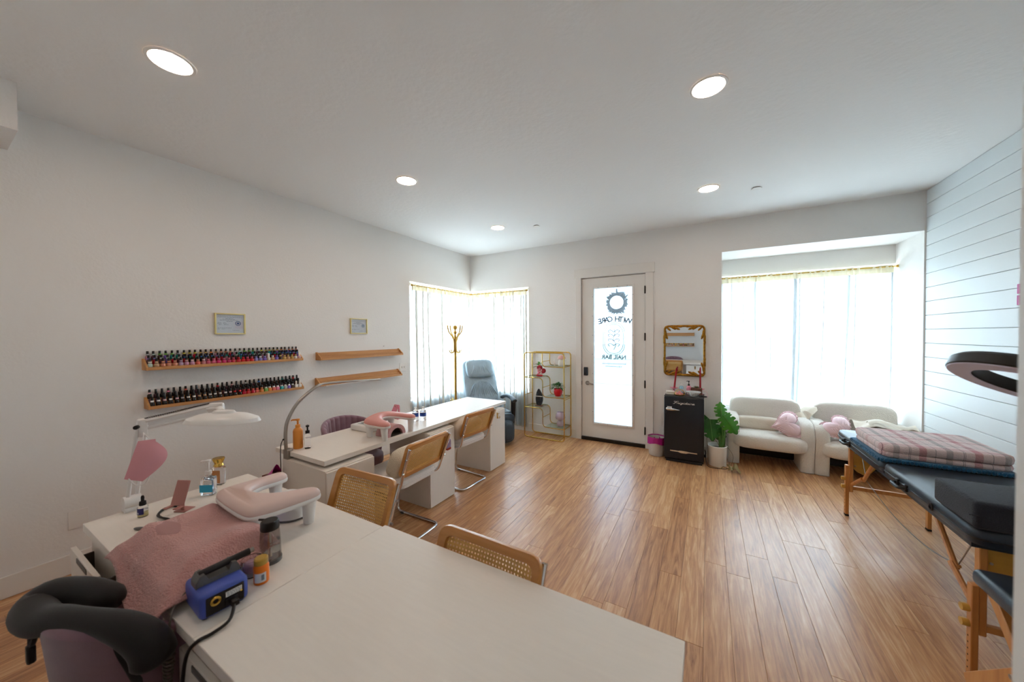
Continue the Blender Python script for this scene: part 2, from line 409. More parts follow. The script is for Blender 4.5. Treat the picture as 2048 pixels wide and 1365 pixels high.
# ---- door casing and door
c = MB().box(-1.768, DX0, YB-.02, YB, 0, DZ+.004, 0, .002, 1).box(DX1, -.652, YB-.02, YB, 0, DZ+.004, 0, .002, 1).box(-1.79, -.632, YB-.026, YB, DZ+.004, 2.61, 0, .002, 1)
struct('trim_2', c, 'trim')
d = root('door_1', None, None, (DX0, YB, 0)); d['kind'] = 'structure'
gx0, gx1, gz0, gz1 = -1.494, -.938, .282, 2.302
b = MB(); y0, y1 = YB+.012, YB+.057
for q in ((DX0+.007, gx0, .05, 2.462), (gx1, DX1-.007, .05, 2.462), (gx0, gx1, .05, gz0), (gx0, gx1, gz1, 2.462)): b.box(q[0], q[1], y0, y1, q[2], q[3])
part('door_slab', b, 'trim', d, True)
b = MB(); e = .03
for q in ((gx0-e, gx0, gz0-e, gz1+e), (gx1, gx1+e, gz0-e, gz1+e), (gx0, gx1, gz0-e, gz0), (gx0, gx1, gz1, gz1+e)): b.box(q[0], q[1], y0-.012, y0, q[2], q[3], 0, .004, 2)
fr = part('glass_frame', b, 'trim', d, True)
b = MB()
for i in range(4):
    for zz in (gz0-e/2, gz1+e/2): b.cyl((gx0+.07+i*.14, y0-.0135, zz), (gx0+.07+i*.14, y0-.011, zz), .005, n=8)
for i in range(7):
    for xx in (gx0-e/2, gx1+e/2): b.cyl((xx, y0-.0135, gz0+.16+i*.29), (xx, y0-.011, gz0+.16+i*.29), .005, n=8)
so = part('frame_screws', b, 'ink', fr); so['kind'] = 'stuff'; so.data.transform(T(-DX0, -YB, 0))
gp = part('frosted_pane', MB().box(gx0, gx1, YB+.03, YB+.038, gz0, gz1), 'frost', d, True)
FB = Matrix(((-1, 0, 0, 0), (0, 0, 1, 0), (0, 1, 0, 0), (0, 0, 0, 1)))   # lettering that reads from outside
inkm = mat('pane_ink', '4E6E88', .9)
for word, x0 in (('WITH', -1.063), ('CARE', -1.262)):
    pass
txt = 'WITH CARE'; cx = -1.205
for i, ch in enumerate(txt):
    if ch == ' ': continue
    a = (i-4)/4.0; X = T(cx-a*.205-DX0, .046, 1.835-.030*a*a) @ FB @ RZ(-a*.16)
    me = text_mesh(ch, .112, .0005, bold=.003); me.materials.append(inkm); me.transform(X); link('letter', me, gp)
for t_, z_, s_ in (('NAIL BAR', 1.272, .075),):
    me = text_mesh(t_, s_*1.1, .0005, bold=.0026); me.materials.append(inkm); me.transform(T(cx-DX0, .046, z_) @ FB); link('lettering', me, gp)
b = MB()
def octo(w, h, r): return fillet([(-w, 0, -h+r), (-w+r*.8, 0, -h), (w-r*.8, 0, -h), (w, 0, -h+r), (w, 0, h-r), (w-r*.8, 0, h), (-w+r*.8, 0, h), (-w, 0, h-r)], .05, 4, True)
for (w_, h_) in ((.155, .235), (.135, .215)): b.tube(octo(w_, h_, .09), .0042, 4, True, X=T(cx, YB+.047, 1.545))
b.tube(catmull([(0, 0, -.16), (.03, 0, -.08), (-.01, 0, 0), (.02, 0, .09), (0, 0, .15)], 5), .0050, 4, X=T(cx, YB+.047, 1.545))
for s in (-1, 1):
    for zz in (-.10, -.03, .04, .10): b.tube(catmull([(0, 0, zz), (s*.04, 0, zz+.03), (s*.085, 0, zz+.02), (s*.06, 0, zz-.01)], 4), .0050, 4, X=T(cx, YB+.047, 1.545))
for j, (zz, hw) in enumerate(((1.175, .17), (1.135, .12))):
    xx = -hw
    while xx < hw: b.box(cx+xx, cx+xx+.014, YB+.046, YB+.048, zz-.005, zz+.005); xx += .022
part('pane_emblem', b, inkm, gp, True)
for zz in (2.235, 1.576, .907, .248):
    hb = MB().box(DX1-.012, DX1+.006, YB-.024, YB+.012, zz-.05, zz+.05, 0, .002, 1).cyl((DX1-.004, YB-.026, zz-.055), (DX1-.004, YB-.026, zz+.055), .007, n=10)
    part('hinge', hb, 'black', d, True)
lk = part('smart_lock', MB().box(-1.648, -1.582, y0-.028, y0, .985, 1.115, 0, .012, 3), 'navy', d, True)
part('thumb_turn', MB().box(-1.625, -1.605, y0-.036, y0-.027, 1.0, 1.03, 0, .004, 2), 'black', lk, True)
hd = part('handle_rose', MB().cyl((-1.592, y0-.012, .872), (-1.592, y0, .872), .033, n=20), 'steel', d, True)
part('lever_handle', MB().cyl((-1.592, y0-.05, .872), (-1.592, y0-.01, .872), .010, n=10).tube(catmull([(-1.592, y0-.05, .872), (-1.55, y0-.055, .874), (-1.51, y0-.05, .866), (-1.485, y0-.046, .862)], 4), [.011]*12+[.006], 8), 'steel', hd, True)
part('threshold', MB().box(DX0, DX1, YB-.02, YB+.1, .001, .05, 0, .004, 1), 'bronze', d, True)
jb = MB()
for q in ((DX0, DX0+.03, .05, DZ), (DX1-.03, DX1, .05, DZ), (DX0, DX1, DZ-.03, DZ)): jb.box(q[0], q[1], YB+.058, YB+.10, q[2], q[3])
part('door_stop', jb, 'trim', d, True)
part('latch_plate', MB().box(DX0-.001, DX0+.008, YB-.001, YB+.03, .84, .90), 'steel', d, True)

# ---- windows
def window(name, axis, a0, a1, z0, z1, at_, mull=()):
    r = root(name, None, None); r['kind'] = 'structure'
    def bx(mb, a, b_, z_, zz, d0, d1):
        return mb.box(a, b_, at_+d0, at_+d1, z_, zz) if axis == 'y' else mb.box(at_-d1, at_-d0, a, b_, z_, zz)
    f = MB(); t = .045
    bx(f, a0, a0+t, z0, z1, 0, .06); bx(f, a1-t, a1, z0, z1, 0, .06); bx(f, a0+t, a1-t, z0, z0+t, 0, .06); bx(f, a0+t, a1-t, z1-t, z1, 0, .06)
    part('window_frame', f, 'trim', r)
    cuts = [a0+t]+list(mull)+[a1-t]
    for m in mull: part('mullion', bx(MB(), m-.02, m+.02, z0+t, z1-t, 0, .06), 'trim', r)
    for p, q in zip(cuts[:-1], cuts[1:]): part('pane', bx(MB(), p, q, z0+t, z1-t, .025, .031), 'pane', r)
window('window_1', 'x', WL0, YB+.12, WZ0, WZ1, XL-.08)
window('window_2', 'y', XL-.08, WR1, WZ0, WZ1, YB+.08)
window('window_3', 'y', BX0, BX1, BZ0, 2.422, BY+.08)

# ---- outside
g = MB().box(-40, 40, 5.95, 12, -.3, -.12).box(-40, -4.0, -40, 5.95, -.3, -.12); struct('pavement_outside', g, 'concrete')
struct('lawn_outside', MB().box(-40, 40, 12, 15, -.3, -.10).box(-40, 40, 24, 60, -.3, -.10), 'lawn'); struct('road_outside', MB().box(-40, 40, 15, 24, -.3, -.13), 'road')
def car(x, y, colr, label):
    r = root('car', label, 'car', (x, y, -.13))
    prof = [(-2.15, .3), (-2.2, .62), (-2.0, .82), (-1.3, .9), (-.7, 1.38), (.75, 1.42), (1.35, .98), (2.0, .86), (2.2, .6), (2.15, .3)]
    part('car_body', MB().prism(prof, lambda u, v, w_: (u, w_, v), -.85, .85), mat('car_paint_'+colr, colr, .3, coat=.5), r, smooth=0)
    part('side_window', MB().prism([(-1.15, .92), (-.65, 1.3), (.7, 1.33), (1.15, .96)], lambda u, v, w_: (u, w_, v), -.86, .86), 'navy', r, smooth=0)
    for sx in (-1.35, 1.35):
        for sy in (-.78, .78): part('wheel', MB().cyl((sx, sy-.1, .32), (sx, sy+.1, .32), .32, n=18), 'blackr', r)
car(4.3, 21.0, 'B9BCC2', 'silver car parked across the street, seen through the bay window curtain')
car(-1.4, 22.0, '8E4A48', 'dull red car across the street, seen faintly through the bay window curtain')
def tree(x, y, h, label):
    r = root('street_tree', label, 'tree', (x, y, -.12)); part('trunk', MB().tube([(0, 0, 0), (.05, .02, h*.3), (0, 0, h*.6)], [.14, .1, .06], 8), 'brownbox', r)
    cm = MB(); rr = random.Random(int(x*10))
    for i in range(700):
        th, ph, ra = rr.uniform(0, 2*PI), rr.uniform(-1, 1), rr.random()**.4
        c_ = Vector((h*.3*ra*math.cos(th)*(1-ph*ph)**.5, h*.3*ra*math.sin(th)*(1-ph*ph)**.5, h*.66+h*.3*ra*ph)); X = T(*c_) @ Euler((rr.uniform(0, 6), rr.uniform(0, 6), 0)).to_matrix().to_4x4()
        cm._add([(-.12, 0, 0), (0, -.2, .03), (.12, 0, 0), (0, .2, .03)], [(0, 1, 2, 3)], 0, X)
    part('crown', cm, 'leaf', r, smooth=0, kind='stuff')
tree(7.6, 19, 5.2, 'leafy street tree seen faintly through the right half of the bay window curtain')

# ---- wreath outside the door glass
wr_ = root('wreath', 'round leafy wreath hanging outside at the top of the frosted door pane', 'wreath', (-1.178, YB+.115, 2.09))
b = MB(); b.tube([(.115*math.cos(2*PI*i/24), 0, .115*math.sin(2*PI*i/24)) for i in range(24)], .016, 8, True); part('wreath_ring', b, mat('wreath_twig', '3B3834', .9), wr_)
b = MB(); rr = random.Random(3)
for i in range(320):
    a = rr.uniform(0, 2*PI); big = 1.5 if -.4 < a-0.2 < .9 or abs(a-4.7) < .7 else 1
    p = Vector((.115*math.cos(a), rr.uniform(-.02, .02), .115*math.sin(a))); d_ = Vector((math.cos(a+rr.uniform(-.9, .9)), rr.uniform(-.5, .5), math.sin(a+rr.uniform(-.9, .9))))
    L = rr.uniform(.03, .055)*big; s_ = d_.cross(Vector((0, 1, .2))).normalized()*.009
    b._add([p, p+d_*L*.5+s_, p+d_*L, p+d_*L*.5-s_], [(0, 1, 2, 3)], 0)
part('wreath_leaves', b, mat('wreath_leaf', '355048', .8), wr_, smooth=0, kind='stuff')
part('wreath_hanger', MB().box(-.012, .012, -.004, .004, .10, .205), mat('hanger_ribbon', '55504A', .7), wr_)

# ---- curtains
def curtain(label, p0, p1, zt, zb, seed, folds=7, amp=.022, hdr=.085, flare=(0, 0), group=None, pleats=()):
    r_ = random.Random(seed); p0, p1 = Vector((*p0, 0)), Vector((*p1, 0)); d_ = p1-p0; L = d_.length; n_ = Vector((-d_.y, d_.x, 0)).normalized()
    ph = [r_.uniform(0, 6.28) for _ in range(5)]; fr_ = [folds*r_.uniform(.8, 1.1), folds*2.3, folds*.55]
    o = root('sheer_curtain', label, 'curtain', (p0.x, p0.y, zb), group=group)
    def f(u, v, top=False):
        k = .4+.6*(1-v); uu = u+.012*math.sin(9*u+4*v+ph[3])
        off = amp*(k*math.sin(2*PI*fr_[0]*uu+ph[0])+.4*math.sin(2*PI*fr_[1]*uu+ph[1])*(.5+.5*v)+.55*k*math.sin(2*PI*fr_[2]*uu+ph[2]))
        off += .010*max(0, v-.85)/.15*math.sin(2*PI*folds*3.1*u+ph[4])
        sh = (flare[0]*(1-u)+flare[1]*u)*(1-v)**1.5
        p = p0+d_*(u+sh/L)+n_*off
        return p.x, p.y, zb+(zt-hdr-zb)*v
    nu = int(L*70); part('curtain_cloth', MB().grid(lambda u, v: f(u, v), nu, 14), 'sheer', o, True, 80)
    for (pu, pw, taper) in pleats:
        def pl(s, v):
            w_ = pw*(.55+.45*abs(math.sin(3*v+pu*9)))*(1-taper*(1-v)); x_, y_, z_ = f(min(1, max(0, pu+.012*math.sin(2.2*v+pu*20))), v); q = (s-.5)*w_
            return x_+d_.x/L*q-n_.x*(.008+.010*math.sin(PI*s)), y_+d_.y/L*q-n_.y*(.008+.010*math.sin(PI*s)), z_
        part('gathered_fold', MB().grid(pl, 6, 16), 'densewarm' if group == G1 else 'dense', o, True, 80)
    def h(u, v):
        x_, y_, _ = f(u, 1.0); bul = .012*math.sin(PI*v); return x_+n_.x*bul*0, y_+n_.y*bul*0, zt-hdr+hdr*v+.006*math.sin(40*u+ph[0])*v
    part('rod_pocket', MB().grid(h, nu, 3), 'header', o, True, 80)
    b_ = MB(); b_.tube([Vector(f(i/nu, 0))+Vector((0, 0, .01)) for i in range(nu+1)], .004, 4); part('hem', b_, 'header', o, True)
    return o
cx_ = XL+.035
G1 = 'sheer curtains of the corner window'
curtain('narrow sheer curtain at the left edge of the corner window', (cx_, 3.66), (cx_, 3.98), 2.365, .06, 2, 4, .02, flare=(-.02, .05), group=G1, pleats=((.25, .05, 0), (.62, .03, 0), (.95, .03, .3)))
curtain('sheer curtain on the left wall behind the brass coat rack', (cx_, 3.97), (cx_, 4.62), 2.365, .06, 5, 6, .018, group=G1, pleats=((.10, .025, 0), (.42, .02, 0), (.52, .05, -.3), (.85, .02, 0)))
curtain('sheer curtain on the left wall ending at the room corner', (cx_, 4.60), (cx_, 5.09), 2.365, .06, 8, 6, .012, group=G1, pleats=((.2, .02, 0), (.55, .03, 0), (.85, .05, 0), (.97, .03, 0)))
cy_ = YB-.035
curtain('sheer curtain on the back wall beginning at the room corner', (XL+.06, cy_), (-3.22, cy_), 2.365, .075, 11, 6, .014, group=G1, pleats=((.06, .04, 0), (.3, .02, 0), (.6, .02, 0), (.93, .035, 0)))
curtain('sheer curtain on the back wall above the grey recliner', (-3.24, cy_), (-2.86, cy_), 2.365, .075, 14, 5, .016, group=G1, pleats=((.1, .02, 0), (.5, .04, .3), (.85, .02, 0)))
curtain('gathered sheer curtain on the back wall beside the gold etagere', (-2.87, cy_), (-2.60, cy_), 2.365, .075, 17, 5, .022, group=G1, pleats=((.08, .02, 0), (.55, .03, 0), (.75, .05, 0), (.93, .04, 0)))
G3 = 'sheer curtains of the bay window'; yb_ = BY-.07
curtain('leftmost narrow sheer curtain of the bay window', (BX0+.01, yb_), (.575, yb_), 2.395, .60, 21, 3, .02, flare=(0, .03), group=G3, pleats=((.03, .02, 0), (.30, .012, 0), (.62, .012, .5), (.95, .03, 0)))
curtain('sheer curtain in the middle left of the bay window, above the left armchair', (.565, yb_), (1.0, yb_), 2.395, .56, 26, 3, .016, flare=(.03, -.03), group=G3, pleats=((.35, .010, 0), (.95, .035, -.6)))
curtain('wide sheer curtain on the right of the bay window, above the right armchair', (.985, yb_), (BX1-.03, yb_), 2.395, .45, 33, 6, .016, flare=(-.05, -.02), group=G3, pleats=((.05, .02, -.5), (.30, .012, 0), (.56, .030, 0), (.62, .012, 0), (.97, .02, 0)))
for nm, p, q in (('brass curtain rod along the left wall part of the corner window', (cx_, 3.655, 2.352), (cx_, 5.10, 2.352)), ('brass curtain rod along the back wall part of the corner window', (XL+.05, cy_, 2.352), (-2.595, cy_, 2.352)), ('brass curtain rod across the bay window', (BX0+.002, yb_, 2.382), (BX1-.002, yb_, 2.382))):
    o = root('curtain_rod', nm, 'rod', p); part('rod', MB().cyl(p, q, .007, n=10), 'gold', o, True)
    dv = (Vector(q)-Vector(p)).normalized()*.012
    for e_ in (p, q): s_ = dv if e_ is p else -dv; part('rod_end', MB().cyl(Vector(e_), Vector(e_)+s_, .017, n=12), 'gold', o, True)

# ---- recessed lamps, sprinkler plates, wall plates
LR = .082
lt = root('recessed_light', 'x', 'ceiling light', (-2.44, .71, ZC), group='recessed ceiling lights')
part('trim_ring', MB().lathe([(LR, -.001), (LR+.003, -.006), (LR+.016, -.006), (LR+.019, -.001)], n=40), 'trim', lt)
part('lens', MB().lathe([(0, -.0035), (LR*.8, -.0035), (LR, -.002)], n=40), 'lampglow', lt)
lt['label'] = 'lit round recessed light at the upper left of the picture, largest of the ceiling lights'
for (x_, y_, lb) in ((-2.43, 2.32, 'lit recessed ceiling light above the left wall shelves, second from the camera'), (-2.443, 3.938, 'smallest lit recessed light on the ceiling near the corner window'), (.002, 2.336, 'lit recessed ceiling light at upper right, nearest to the shiplap wall side'), (.006, 3.949, 'lit recessed ceiling light in front of the bay window, beside the round cover plate')):
    dup(lt, (x_, y_, ZC), label=lb)
sp = root('sprinkler_cover', 'small white round cover plate on the ceiling near the room corner', 'cover plate', (-1.965, 4.137, ZC), group='ceiling cover plates')
part('plate', MB().lathe([(0, -.010), (.040, -.010), (.043, -.007)], n=24), 'trim', sp); part('collar', MB().lathe([(.034, -.008), (.034, 0)], n=20), 'greyin', sp)
dup(sp, (.419, 4.178, ZC), label='small white round cover plate on the ceiling in front of the bay window')
o = root('light_switch', 'white double wall plate beside the corner window curtain', 'switch', (XL, 3.50, 1.165))
part('plate', MB().box(0, .006, -.058, .058, -.06, .06, 0, .002, 1), 'whitep', o)
for s in (-.023, .023): part('toggle', MB().box(.006, .016, s-.005, s+.005, -.012, .012, 0, .002, 1), 'trim', o)
o = root('wall_plate', 'blank square white plate on the left wall above the baseboard', 'wall plate', (XL, .567, .362))
part('plate', MB().box(0, .006, -.045, .045, -.062, .062, 0, .002, 1), 'whitep', o)
for s in (-.03, .03): part('screw', MB().cyl((.006, 0, s), (.008, 0, s), .004, n=8), 'trim', o)
o = root('wall_nail', 'tiny bare nail in the left wall above the empty shelf', 'nail', (XL, 3.167, 1.473)); part('nail', MB().cyl((0, 0, 0), (.02, 0, .004), .003, n=6), 'steel', o)
o = root('wall_sign', 'small pink and white sign on the shiplap wall at the right picture edge', 'sign', (XR, 3.885, 1.873))
part('sign_board', MB().box(-.006, 0, -.16, .020, -.088, .098, 0, .0025, 2), 'whitep', o)
for zz in (-.035, .045): part('pink_panel', MB().box(-.010, -.0055, -.13, .034, zz-.035, zz+.035, 0, .002, 1), mat('sign_pink', 'C0478C', .6), o)
# ------------------------------------------------------------------ certificates
def certificate(y0, y1, z0, z1, label):
    o = root('framed_certificate', label, 'certificate', (XL, (y0+y1)/2, z0), group='framed certificates'); t = .011
    f = MB(); x1 = XL+.02
    for q in ((y0, y0+t, z0, z1), (y1-t, y1, z0, z1), (y0+t, y1-t, z0, z0+t), (y0+t, y1-t, z1-t, z1)): f.box(XL+.001, x1, q[0], q[1], q[2], q[3], 0, .002, 1)
    part('frame', f, 'framegold', o, True)
    pp = part('paper', MB().box(XL+.002, XL+.006, y0+t, y1-t, z0+t, z1-t), 'paper', o, True)
    w_, h_ = y1-y0, z1-z0; k = MB(); rr = random.Random(4)
    for (v, u0, u1, th) in ((.86, .12, .85, .004), (.81, .08, .9, .006), (.755, .35, .6, .008), (.72, .25, .68, .006), (.675, .17, .74, .008), (.615, .38, .58, .008), (.55, .1, .22, .007), (.55, .28, .36, .007), (.505, .1, .22, .007), (.505, .28, .38, .007), (.46, .13, .22, .007), (.46, .3, .46, .007), (.30, .1, .54, .007), (.255, .1, .17, .006), (.255, .22, .33, .006), (.19, .58, .8, .005)):
        u = u0
        while u < u1-.01:
            e_ = min(u1, u+rr.uniform(.03, .09)); k.box(XL+.006, XL+.0064, y0+u*w_, y0+e_*w_, z0+v*h_-th*h_, z0+v*h_+th*h_); u = e_+.012
    part('print', k, 'ink', pp, True, kind='stuff')
    s_ = MB(); cy, cz = y0+.76*w_, z0+.53*h_
    s_.lathe([(h_*.115, 0), (h_*.115, .0006), (h_*.085, .0006), (h_*.085, 0)], n=24, X=T(XL+.006, cy, cz) @ Matrix.Rotation(PI/2, 4, 'Y')).lathe([(0, .0008), (h_*.055, .0006), (h_*.055, 0)], n=8, X=T(XL+.006, cy, cz) @ Matrix.Rotation(PI/2, 4, 'Y'))
    part('blue_seal', s_, 'inkblue', pp, True)
    part('glazing', MB().box(XL+.010, XL+.0115, y0+t, y1-t, z0+t, z1-t), 'pane', o, True)
certificate(1.346, 1.578, 1.637, 1.827, 'framed certificate with a blue seal above the full polish shelves')
certificate(2.673, 2.911, 1.641, 1.83, 'framed certificate with a blue seal above the empty wall shelves')

# ------------------------------------------------------------------ polish shelves and bottles
def shelf(y0, y1, z0, label, wall='left'):
    """stepped oak display ledge; built along +Y with its back on x = 0"""
    o = root('polish_shelf', label, 'shelf', (XL, y0, z0) if wall == 'left' else (y1, YN, z0), 0 if wall == 'left' else PI/2, 'oak polish shelves')
    L = y1-y0; D = .102
    for yy in (0, L-.012): part('end_panel', MB().prism([(0, 0), (D, 0), (D, .022), (.022, .088), (0, .088)], lambda u, v, w_: (u, w_, v), yy, yy+.012), 'oak', o, smooth=0)
    part('front_rail', MB().box(D-.012, D, .012, L-.012, 0, .024, 0, .0015, 1), 'oak', o)
    for i in range(3):
        part('slat', MB().box(D-.013-.0285*(i+1), D-.0145-.0285*i, .012, L-.012, .002 if i == 0 else .012+.031*(i-1), .012+.031*i, 0, .001, 1), 'oak', o)
    part('back_board', MB().box(.001, .004, .012, L-.012, .03, .082), 'oak', o)
    return o
SH = [(.893, 2.055, 1.362, 'oak wall shelf full of colourful polish bottles, upper one at left'), (.900, 2.058, 1.062, 'oak wall shelf full of dark polish bottles, below the colourful one'),
      (2.246, 3.42, 1.347, 'empty oak wall shelf, upper one beside the corner window'), (2.233, 3.40, 1.062, 'empty oak wall shelf, lower one, behind the arched lamp')]
for s_ in SH: shelf(*s_)
shelf(-1.47, -.30, 1.345, 'empty oak shelf on the wall behind the camera, seen in the mirror', 'near')
shelf(-1.47, -.30, 1.062, 'oak shelf of polish bottles seen only in the mirror', 'near')
bm_ = MB().lathe([(0, 0), (.0115, 0), (.0135, .002), (.0135, .026), (.012, .030), (.006, .033), (.006, .036)], n=12).mesh('polish_bottle', 'bodycol', 50)
capm = MB().lathe([(.0078, .033), (.0078, .036), (.0068, .066), (.006, .068), (0, .068)], n=10).mesh('cap', 'cap', 50)
capw = MB().lathe([(.0078, .033), (.0078, .036), (.0068, .066), (.006, .068), (0, .068)], n=10).mesh('cap', 'ceramic', 50)
capg = MB().lathe([(.0078, .033), (.0078, .036), (.0068, .066), (.006, .068), (0, .068)], n=10).mesh('cap', 'gold', 50)
dotm = MB().lathe([(.0088, .036), (.0090, .046), (.0072, .047), (.0072, .036)], n=10).mesh('colour_band', 'dot', 50)
bigb = MB().box(-.0125, .0125, -.0125, .0125, 0, .036, 0, .003, 2).lathe([(.006, .036), (.006, .040)], n=10).mesh('polish_bottle', 'bodycol', 50)
PAL = {'mint': 'B9CFC4', 'tan': 'C19A74', 'peach': 'CC8466', 'coral': 'DB6A5A', 'lilac': 'B49AB4', 'mauve': 'BE8AA2', 'dusty rose': 'C07A80', 'rose': 'CE5C78', 'raspberry': 'C0225A', 'magenta': 'CC1464', 'crimson': 'C01230', 'red': 'D01420', 'lavender': '8A84C4', 'violet': '7E62BC', 'cream': 'E2DAC8', 'green': '7AB04C', 'orange': 'E0853C', 'pink': 'E07A9A', 'teal': '18A098', 'silver': 'B6B8B8', 'plum': '5A3A48', 'black': '101012', 'navy': '1A2450', 'blue': '3C78C0', 'yellow': 'CCC24A', 'grey': '8C8C90', 'brown': '4A3028', 'gold': 'C8A45A', 'pale pink': 'D8AEB0', 'white': 'E6E2DC'}
front1 = ['mint', 'tan', 'peach', 'peach', 'peach', 'lilac', 'mauve', 'mauve', 'coral', 'dusty rose', 'rose', 'rose', 'magenta', 'magenta', 'raspberry', 'crimson', 'crimson', 'red', 'crimson', 'red', 'lavender', 'lavender', 'violet', 'cream', 'tan', 'violet', 'brown', 'gold', 'tan', 'gold', 'white', 'pale pink']
band1 = [['cream', 'tan', 'peach', 'peach', 'peach', 'lilac', 'pale pink', 'pale pink', 'peach', 'pale pink', 'rose', 'rose', 'rose', 'rose', 'rose', 'rose', 'red', 'red', 'rose', 'rose', 'lavender', 'white', 'lavender', 'mint', 'white', 'violet', 'gold', 'gold', 'gold', 'gold', 'gold', 'white'],
         ['violet', 'lavender', 'mint', 'mint', 'silver', 'mint', 'blue', 'teal', 'teal', 'blue', 'blue', 'blue', 'lavender', 'blue', 'teal', 'blue', 'mint', 'blue'], ['silver', 'mint', 'green', 'green', 'green', 'grey', 'yellow', 'yellow', 'yellow', 'gold', 'gold', 'orange', 'tan', 'peach', 'peach', 'peach'], ['red', 'red', 'red', 'black', 'red', 'black', 'black', 'black', 'black', 'black', 'orange', 'black']]
front2 = ['black']*17+['crimson', 'red', 'crimson', 'coral', 'orange', 'green', 'orange', 'coral', 'pink', 'teal', 'silver', 'violet', 'brown', 'white', 'white']
band2 = [['white', 'white', 'pale pink', 'white', 'pale pink', 'silver', 'white', 'white', 'tan', 'tan', 'white', 'white', 'white', 'white', 'pale pink', 'red', 'red', 'crimson', 'red', 'coral', 'coral', 'orange']+['white']*10,
         ['black', 'black', 'gold', 'black', 'black', 'brown', 'black', 'black', 'black'], ['black'], ['pale pink', 'pale pink', 'pale pink', 'pink', 'pink', 'rose', 'coral', 'rose', 'rose', 'black', 'pink', 'yellow', 'red', 'red', 'red', 'pale pink', 'silver', 'mint', 'silver', 'blue', 'blue', 'blue', 'navy', 'blue', 'plum', 'mint', 'mint', 'teal', 'teal', 'teal', 'red', 'red']]
def bottle(x_, y_, z_, body, band, capd, label, grp, big=False, sc=1.0, dot=True):
    o = link('polish_bottle', bigb if big else bm_, None, (x_, y_, z_)); o.color = (*lin(PAL[body]), 1); o.scale = (sc, sc, sc); setp(o, label, 'polish bottle', grp)
    c_ = link('cap', capd, o)
    if dot: t_ = link('colour_band', dotm, o); t_.color = (*lin(PAL[band]), 1)
rr = random.Random(11)
ROWN = ['front row', 'middle row', 'back row']
for si, (fr_, bd, nm) in enumerate(((front1, band1, 'upper'), (front2, band2, 'lower'))):
    y0, y1, z0 = SH[si][0], SH[si][1], SH[si][2]
    for row in range(3):
        n = 32
        for i in range(n):
            yy = y0+.027+(y1-y0-.054)*i/(n-1)+rr.uniform(-.002, .002)
            xx = XL+.102-.0275-.0285*row; zz = z0+.0122+.031*row
            if row == 0: body = fr_[i]
            else: body = rr.choice(['black', 'plum', 'navy', 'brown', 'crimson', 'violet', 'mauve', 'teal']) if si == 0 else rr.choice(['black', 'black', 'brown', 'plum'])
            bl = bd[row if row < 2 else (2 if si == 0 else 3)]; band = bl[i % len(bl)]; cp = capm; big = False; sc = 1.05 if row else 1.15; dot = True
            if si == 1 and row == 0 and i >= 22: cp, big, dot = (capw if i >= 30 else capm), True, i < 30
            if si == 0 and row == 0 and i in (23, 31): cp, dot = capw, False
            if si == 1 and row in (1, 2): dot = (i % 3 == 0)
            bottle(xx, yy, zz, body, band, cp, f'{body} polish bottle in the {ROWN[row]} of the {nm} left shelf, {ORD[i]} from left', f'polish bottles on the {nm} left wall shelf', big, sc, dot)
for i in range(30):
    body = rr.choice(['crimson', 'rose', 'mauve', 'brown', 'gold', 'blue', 'black', 'black', 'silver']); xx = -.327-(1.17-.05)*i/29
    bottle(xx, YN+.0745, 1.0742, body, body, capg if i % 3 else capm, f'{body} polish bottle on the shelf seen in the mirror, {ORD[i]} from right', 'polish bottles seen in the mirror', False, 1.15, False)

# ------------------------------------------------------------------ desks and cabinets
DZT = .755; TH = .034
def worktop(x0, x1, y0, y1, label):
    o = root('desk', label, 'desk', ((x0+x1)/2, (y0+y1)/2, DZT-TH))
    part('top_panel', MB().box(x0, x1, y0, y1, DZT-TH, DZT, 0, .0015, 1), 'white', o, True)
    part('spacer', MB().box(x0+.09, x1-.12 if x1-x0 < 1 else x1-.09, y0+.12, y1-.12, DZT-TH-.021, DZT-TH), 'whitep', o, True)
    return o
worktop(-2.906, -2.277, 1.398, 3.842, 'long white desk top along the left wall under the shelves')
worktop(-2.505, -1.272, .3875, 1.045, 'white near desk top under the pink towel and white lamp')
worktop(-1.2705, -.0515, .3875, 1.060, 'empty white desk top in the foreground at the bottom of the picture')
def cabinet(x0, x1, y0, y1, label, face, drawers=1, slots=False, open_top=0):
    """white pedestal; face = side with the fronts"""
    o = root('desk_cabinet', label, 'cabinet', ((x0+x1)/2, (y0+y1)/2, .002)); H = .700; t = .016
    b = MB().box(x0, x1, y0, y1, H-t, H).box(x0, x1, y0, y1, .002, .03)
    b.box(x0, x0+t, y0, y1, .03, H-t).box(x1-t, x1, y0, y1, .03, H-t).box(x0+t, x1-t, y0, y0+t, .03, H-t).box(x0+t, x1-t, y1-t, y1, .03, H-t)
    part('carcass', b, 'white', o, True)
    hz = (H-.012)/drawers
    for i in range(drawers):
        z1 = H-.006-hz*i-.002; z0 = z1-hz+.004; e = open_top if i == 0 else 0
        if face == 'x': q = (x1+.0005, x1+.017, y0+.002, y1-.002)
        elif face == 'y': q = (x0+.002, x1-.002, y1+.0005, y1+.017)
        else: q = (x0+.002, x1-.002, y0-.017-e, y0-.0005-e)
        z1b = z1-(.022 if slots else 0)
        dr = part('drawer_front' if drawers > 1 else 'door', MB().box(*q, z0, z1b, 0, .0015, 1), 'white', o, True)
        if slots:
            part('finger_slot', MB().box((x0+x1)/2-.08, (x0+x1)/2+.08, q[2]-.003, q[2]+.004, z1b-.03, z1b-.008, 0, .003, 2), 'greypl', dr, True)
        if e: part('drawer_box', MB().box(x0+.03, x1-.03, q[3], y0+.03, z0+.02, z0+.03).box(x0+.03, x0+.04, q[3], y0+.03, z0+.03, z1b-.04).box(x1-.04, x1-.03, q[3], y0+.03, z0+.03, z1b-.04), 'greyin', dr, True)
    return o
cabinet(-2.76, -2.231, 1.375, 1.755, 'white cabinet at the near end of the long desk, with a teal clip', 'x')
